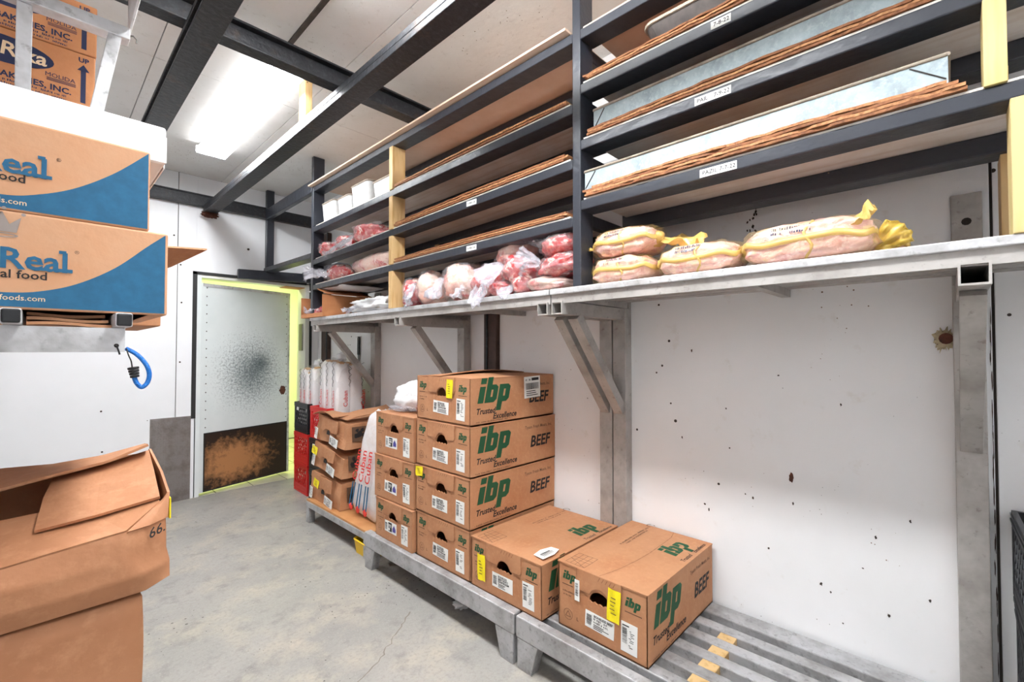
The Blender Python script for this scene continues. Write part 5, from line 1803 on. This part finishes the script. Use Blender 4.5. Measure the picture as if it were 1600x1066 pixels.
# big worn cartons at the lower left
t = thing('large_carton', 'plain brown carton at the lower left, under the crushed open one', 'carton', (-.45, 1.2, .2105))
mb = MB()
C = [(0, .005, 0), (.612, .0, 0), (.612, .42, 0), (0, .42, 0), (0, .0, .585), (.606, .008, .584), (.606, .42, .584), (0, .42, .585)]
hexa(mb, C, 14, .008, 5, 2, .012)
mb.build('body', 'card_brown', t, weld=True, smooth=True)
t = thing('dunnage_bench', 'low aluminium bench at the left under the large brown cartons', 'bench', (-.5, 1.15, 0), group='low aluminium slatted benches')
for i in range(6):
    MB().box(-.50 + i * .11, -.44 + i * .11, 1.16, 2.3, .165, .21).build('slat', 'alu_bench', t, world=True, bevel=.003)
for y in (1.2, 2.2):
    MB().box(-.50, .11, y, y + .05, .12, .165).build('cross_bar', 'alu_bench', t, world=True)
    for x in (-.49, .05):
        MB().box(x, x + .05, y, y + .05, 0, .12).build('leg', 'alu_bench', t, world=True)

# upper, open and crushed
t = thing('open_carton', 'large crushed brown carton with raised flaps at the lower left, number 66 on its corner', 'carton', (-.45, 1.17, .803))
X = lambda x, y, z: (x + .45, y - 1.17, z - .803)
def strip(rows, n, mat, name, amp=.003, seed=0, th=None):
    """sheet through rows of 3D points (each row a polyline of equal count), linearly resampled"""
    rows = [[Vector(X(*p)) for p in r] for r in rows]
    def at(u, v):
        def along(r):
            s_ = u * (len(r) - 1); i_ = min(int(s_), len(r) - 2)
            return r[i_].lerp(r[i_ + 1], s_ - i_)
        s_ = v * (len(rows) - 1); i_ = min(int(s_), len(rows) - 2)
        p = along(rows[i_]).lerp(along(rows[i_ + 1]), s_ - i_)
        e = min(1, 8 * min(u, 1 - u), 8 * min(v, 1 - v))
        return p + Vector((0, -1, .6)) * (amp * e * noise.noise(p * 11 + Vector((seed, 0, 0))))
    mb = MB()
    if th:
        def fn(u, v):
            p = at(u, v)
            du, dv = at(min(1, u + .02), v) - at(max(0, u - .02), v), at(u, min(1, v + .02)) - at(u, max(0, v - .02))
            return p, du.cross(dv)
        mb.slab(fn, n[0], n[1], th)
    else:
        mb.grid(at, n[0], n[1])
    return mb


# front face: bottom edge, belly, upper crease; turns round the crushed corner to the aisle side
bot = [(-.45, 1.20, .804), (-.04, 1.20, .804), (.159, 1.20, .806), (.203, 1.205, .822), (.200, 1.35, .812), (.185, 1.62, .806)]
low = [(-.45, 1.178, .84), (-.04, 1.176, .842), (.150, 1.180, .848), (.203, 1.208, .852), (.205, 1.36, .85), (.19, 1.62, .85)]
mid = [(-.45, 1.174, .88), (-.04, 1.174, .886), (.128, 1.182, .882), (.197, 1.212, .876), (.205, 1.36, .90), (.19, 1.62, .90)]
cre = [(-.45, 1.186, .914), (-.04, 1.19, .920), (.128, 1.192, .937), (.197, 1.225, .940), (.205, 1.36, .96), (.19, 1.62, .955)]
body = strip([bot, low, mid, cre], (44, 18), 'card_brown', 'body', .005, 1)
body.build('body', 'card_brown', t, smooth=True)
strip([[(-.45, 1.20, .805), (.16, 1.21, .807)], [(-.45, 1.62, .805), (.185, 1.62, .807)]], (6, 4), '', '', 0, 0, .005).build('bottom', 'card_brown', t)
strip([[(-.45, 1.62, .806), (.185, 1.62, .806)], [(-.45, 1.62, 1.005), (.19, 1.62, 1.015)]], (6, 4), '', '', 0, 0, .005).build('rear_wall', 'card_brown', t)
strip([[(-.45, 1.20, .806), (-.45, 1.62, .806)], [(-.45, 1.20, .914), (-.45, 1.62, .99)]], (6, 4), '', '', 0, 0, .005).build('left_wall', 'card_brown', t)
# near flap from the crease inward, with its raw rear edge
strip([[(-.45, 1.188, .914), (-.04, 1.192, .920), (.128, 1.194, .937), (.190, 1.250, .968)],
       [(-.45, 1.37, .950), (-.047, 1.37, .958), (.06, 1.36, .965), (.188, 1.32, .982)]], (30, 8), '', '', .005, 4, .006).build('near_flap', 'card_brown', t)
# crushed corner facet that carries the marker number, and the aisle side rising to the far corner
strip([[(.128, 1.191, .936), (.165, 1.205, .936), (.1975, 1.226, .939)], [(.190, 1.249, .967), (.197, 1.249, .975), (.2045, 1.252, .987)]], (8, 6), '', '', .002, 2, .005).build('corner_facet', 'card_brown', t)
strip([[(.1975, 1.226, .939), (.205, 1.36, .96), (.19, 1.62, .955)], [(.2045, 1.252, .987), (.208, 1.36, 1.012), (.205, 1.50, 1.045)]], (16, 6), '', '', .004, 6, .005).build('side_flap', 'card_brown', t)
# flap lying over the near flap, cut edge toward the camera
strip([[(.000, 1.270, .952), (.087, 1.268, .960), (.190, 1.254, .978)], [(.012, 1.385, .985), (.10, 1.385, .995), (.197, 1.38, 1.012)],
       [(.028, 1.50, 1.001), (.12, 1.50, 1.020), (.203, 1.50, 1.040)]], (18, 12), '', '', .004, 8, .006).build('inner_flap', 'card_brown', t)
# far flap standing up, cut edge toward the camera
strip([[(-.45, 1.44, .975), (-.052, 1.45, 1.005), (.029, 1.45, 1.020), (.119, 1.45, 1.035), (.196, 1.46, 1.062)],
       [(-.45, 1.62, 1.005), (-.058, 1.62, 1.019), (.03, 1.62, 1.014), (.12, 1.61, 1.022), (.205, 1.58, 1.045)]], (26, 8), '', '', .003, 9, .006).build('far_flap', 'card_brown', t)
# marker number on the crushed corner, yellow note on the aisle side
f = Face(X(.160, 1.196, .912), (.9, .45, 0), (0, .1, 1))
mb = MB(); f.text(mb, '66.', 0, 0, .028, .012, .25, rot=R(12), lift=.007)
mb.build('marker_number', 'ink', t)
f = Face(X(.2045, 1.262, .925), (0, 1, 0), (0, 0, 1))
mb = MB(); f.plate(mb, [(0, 0), (.06, 0), (.06, .045), (0, .045)], .004, .007)
mb.build('yellow_note', 'yellow_note', t)

# dark tool hanging on the right wall near the corner
t = thing('hanging_tool', 'narrow dark handled tool hanging on the wall under the far shelf end', 'tool', (XW - .012, 3.93, 1.20))
MB().box(-.008, .006, -.018, .018, .06, .22).build('handle', 'rubber', t, bevel=.005)
MB().box(-.003, .002, -.015, .015, -.08, .06).build('blade', 'steel', t, bevel=.001)
MB().tube([(.012, 0, .225), (-.012, 0, .225)], .005, 8).build('nail', 'steel', t)
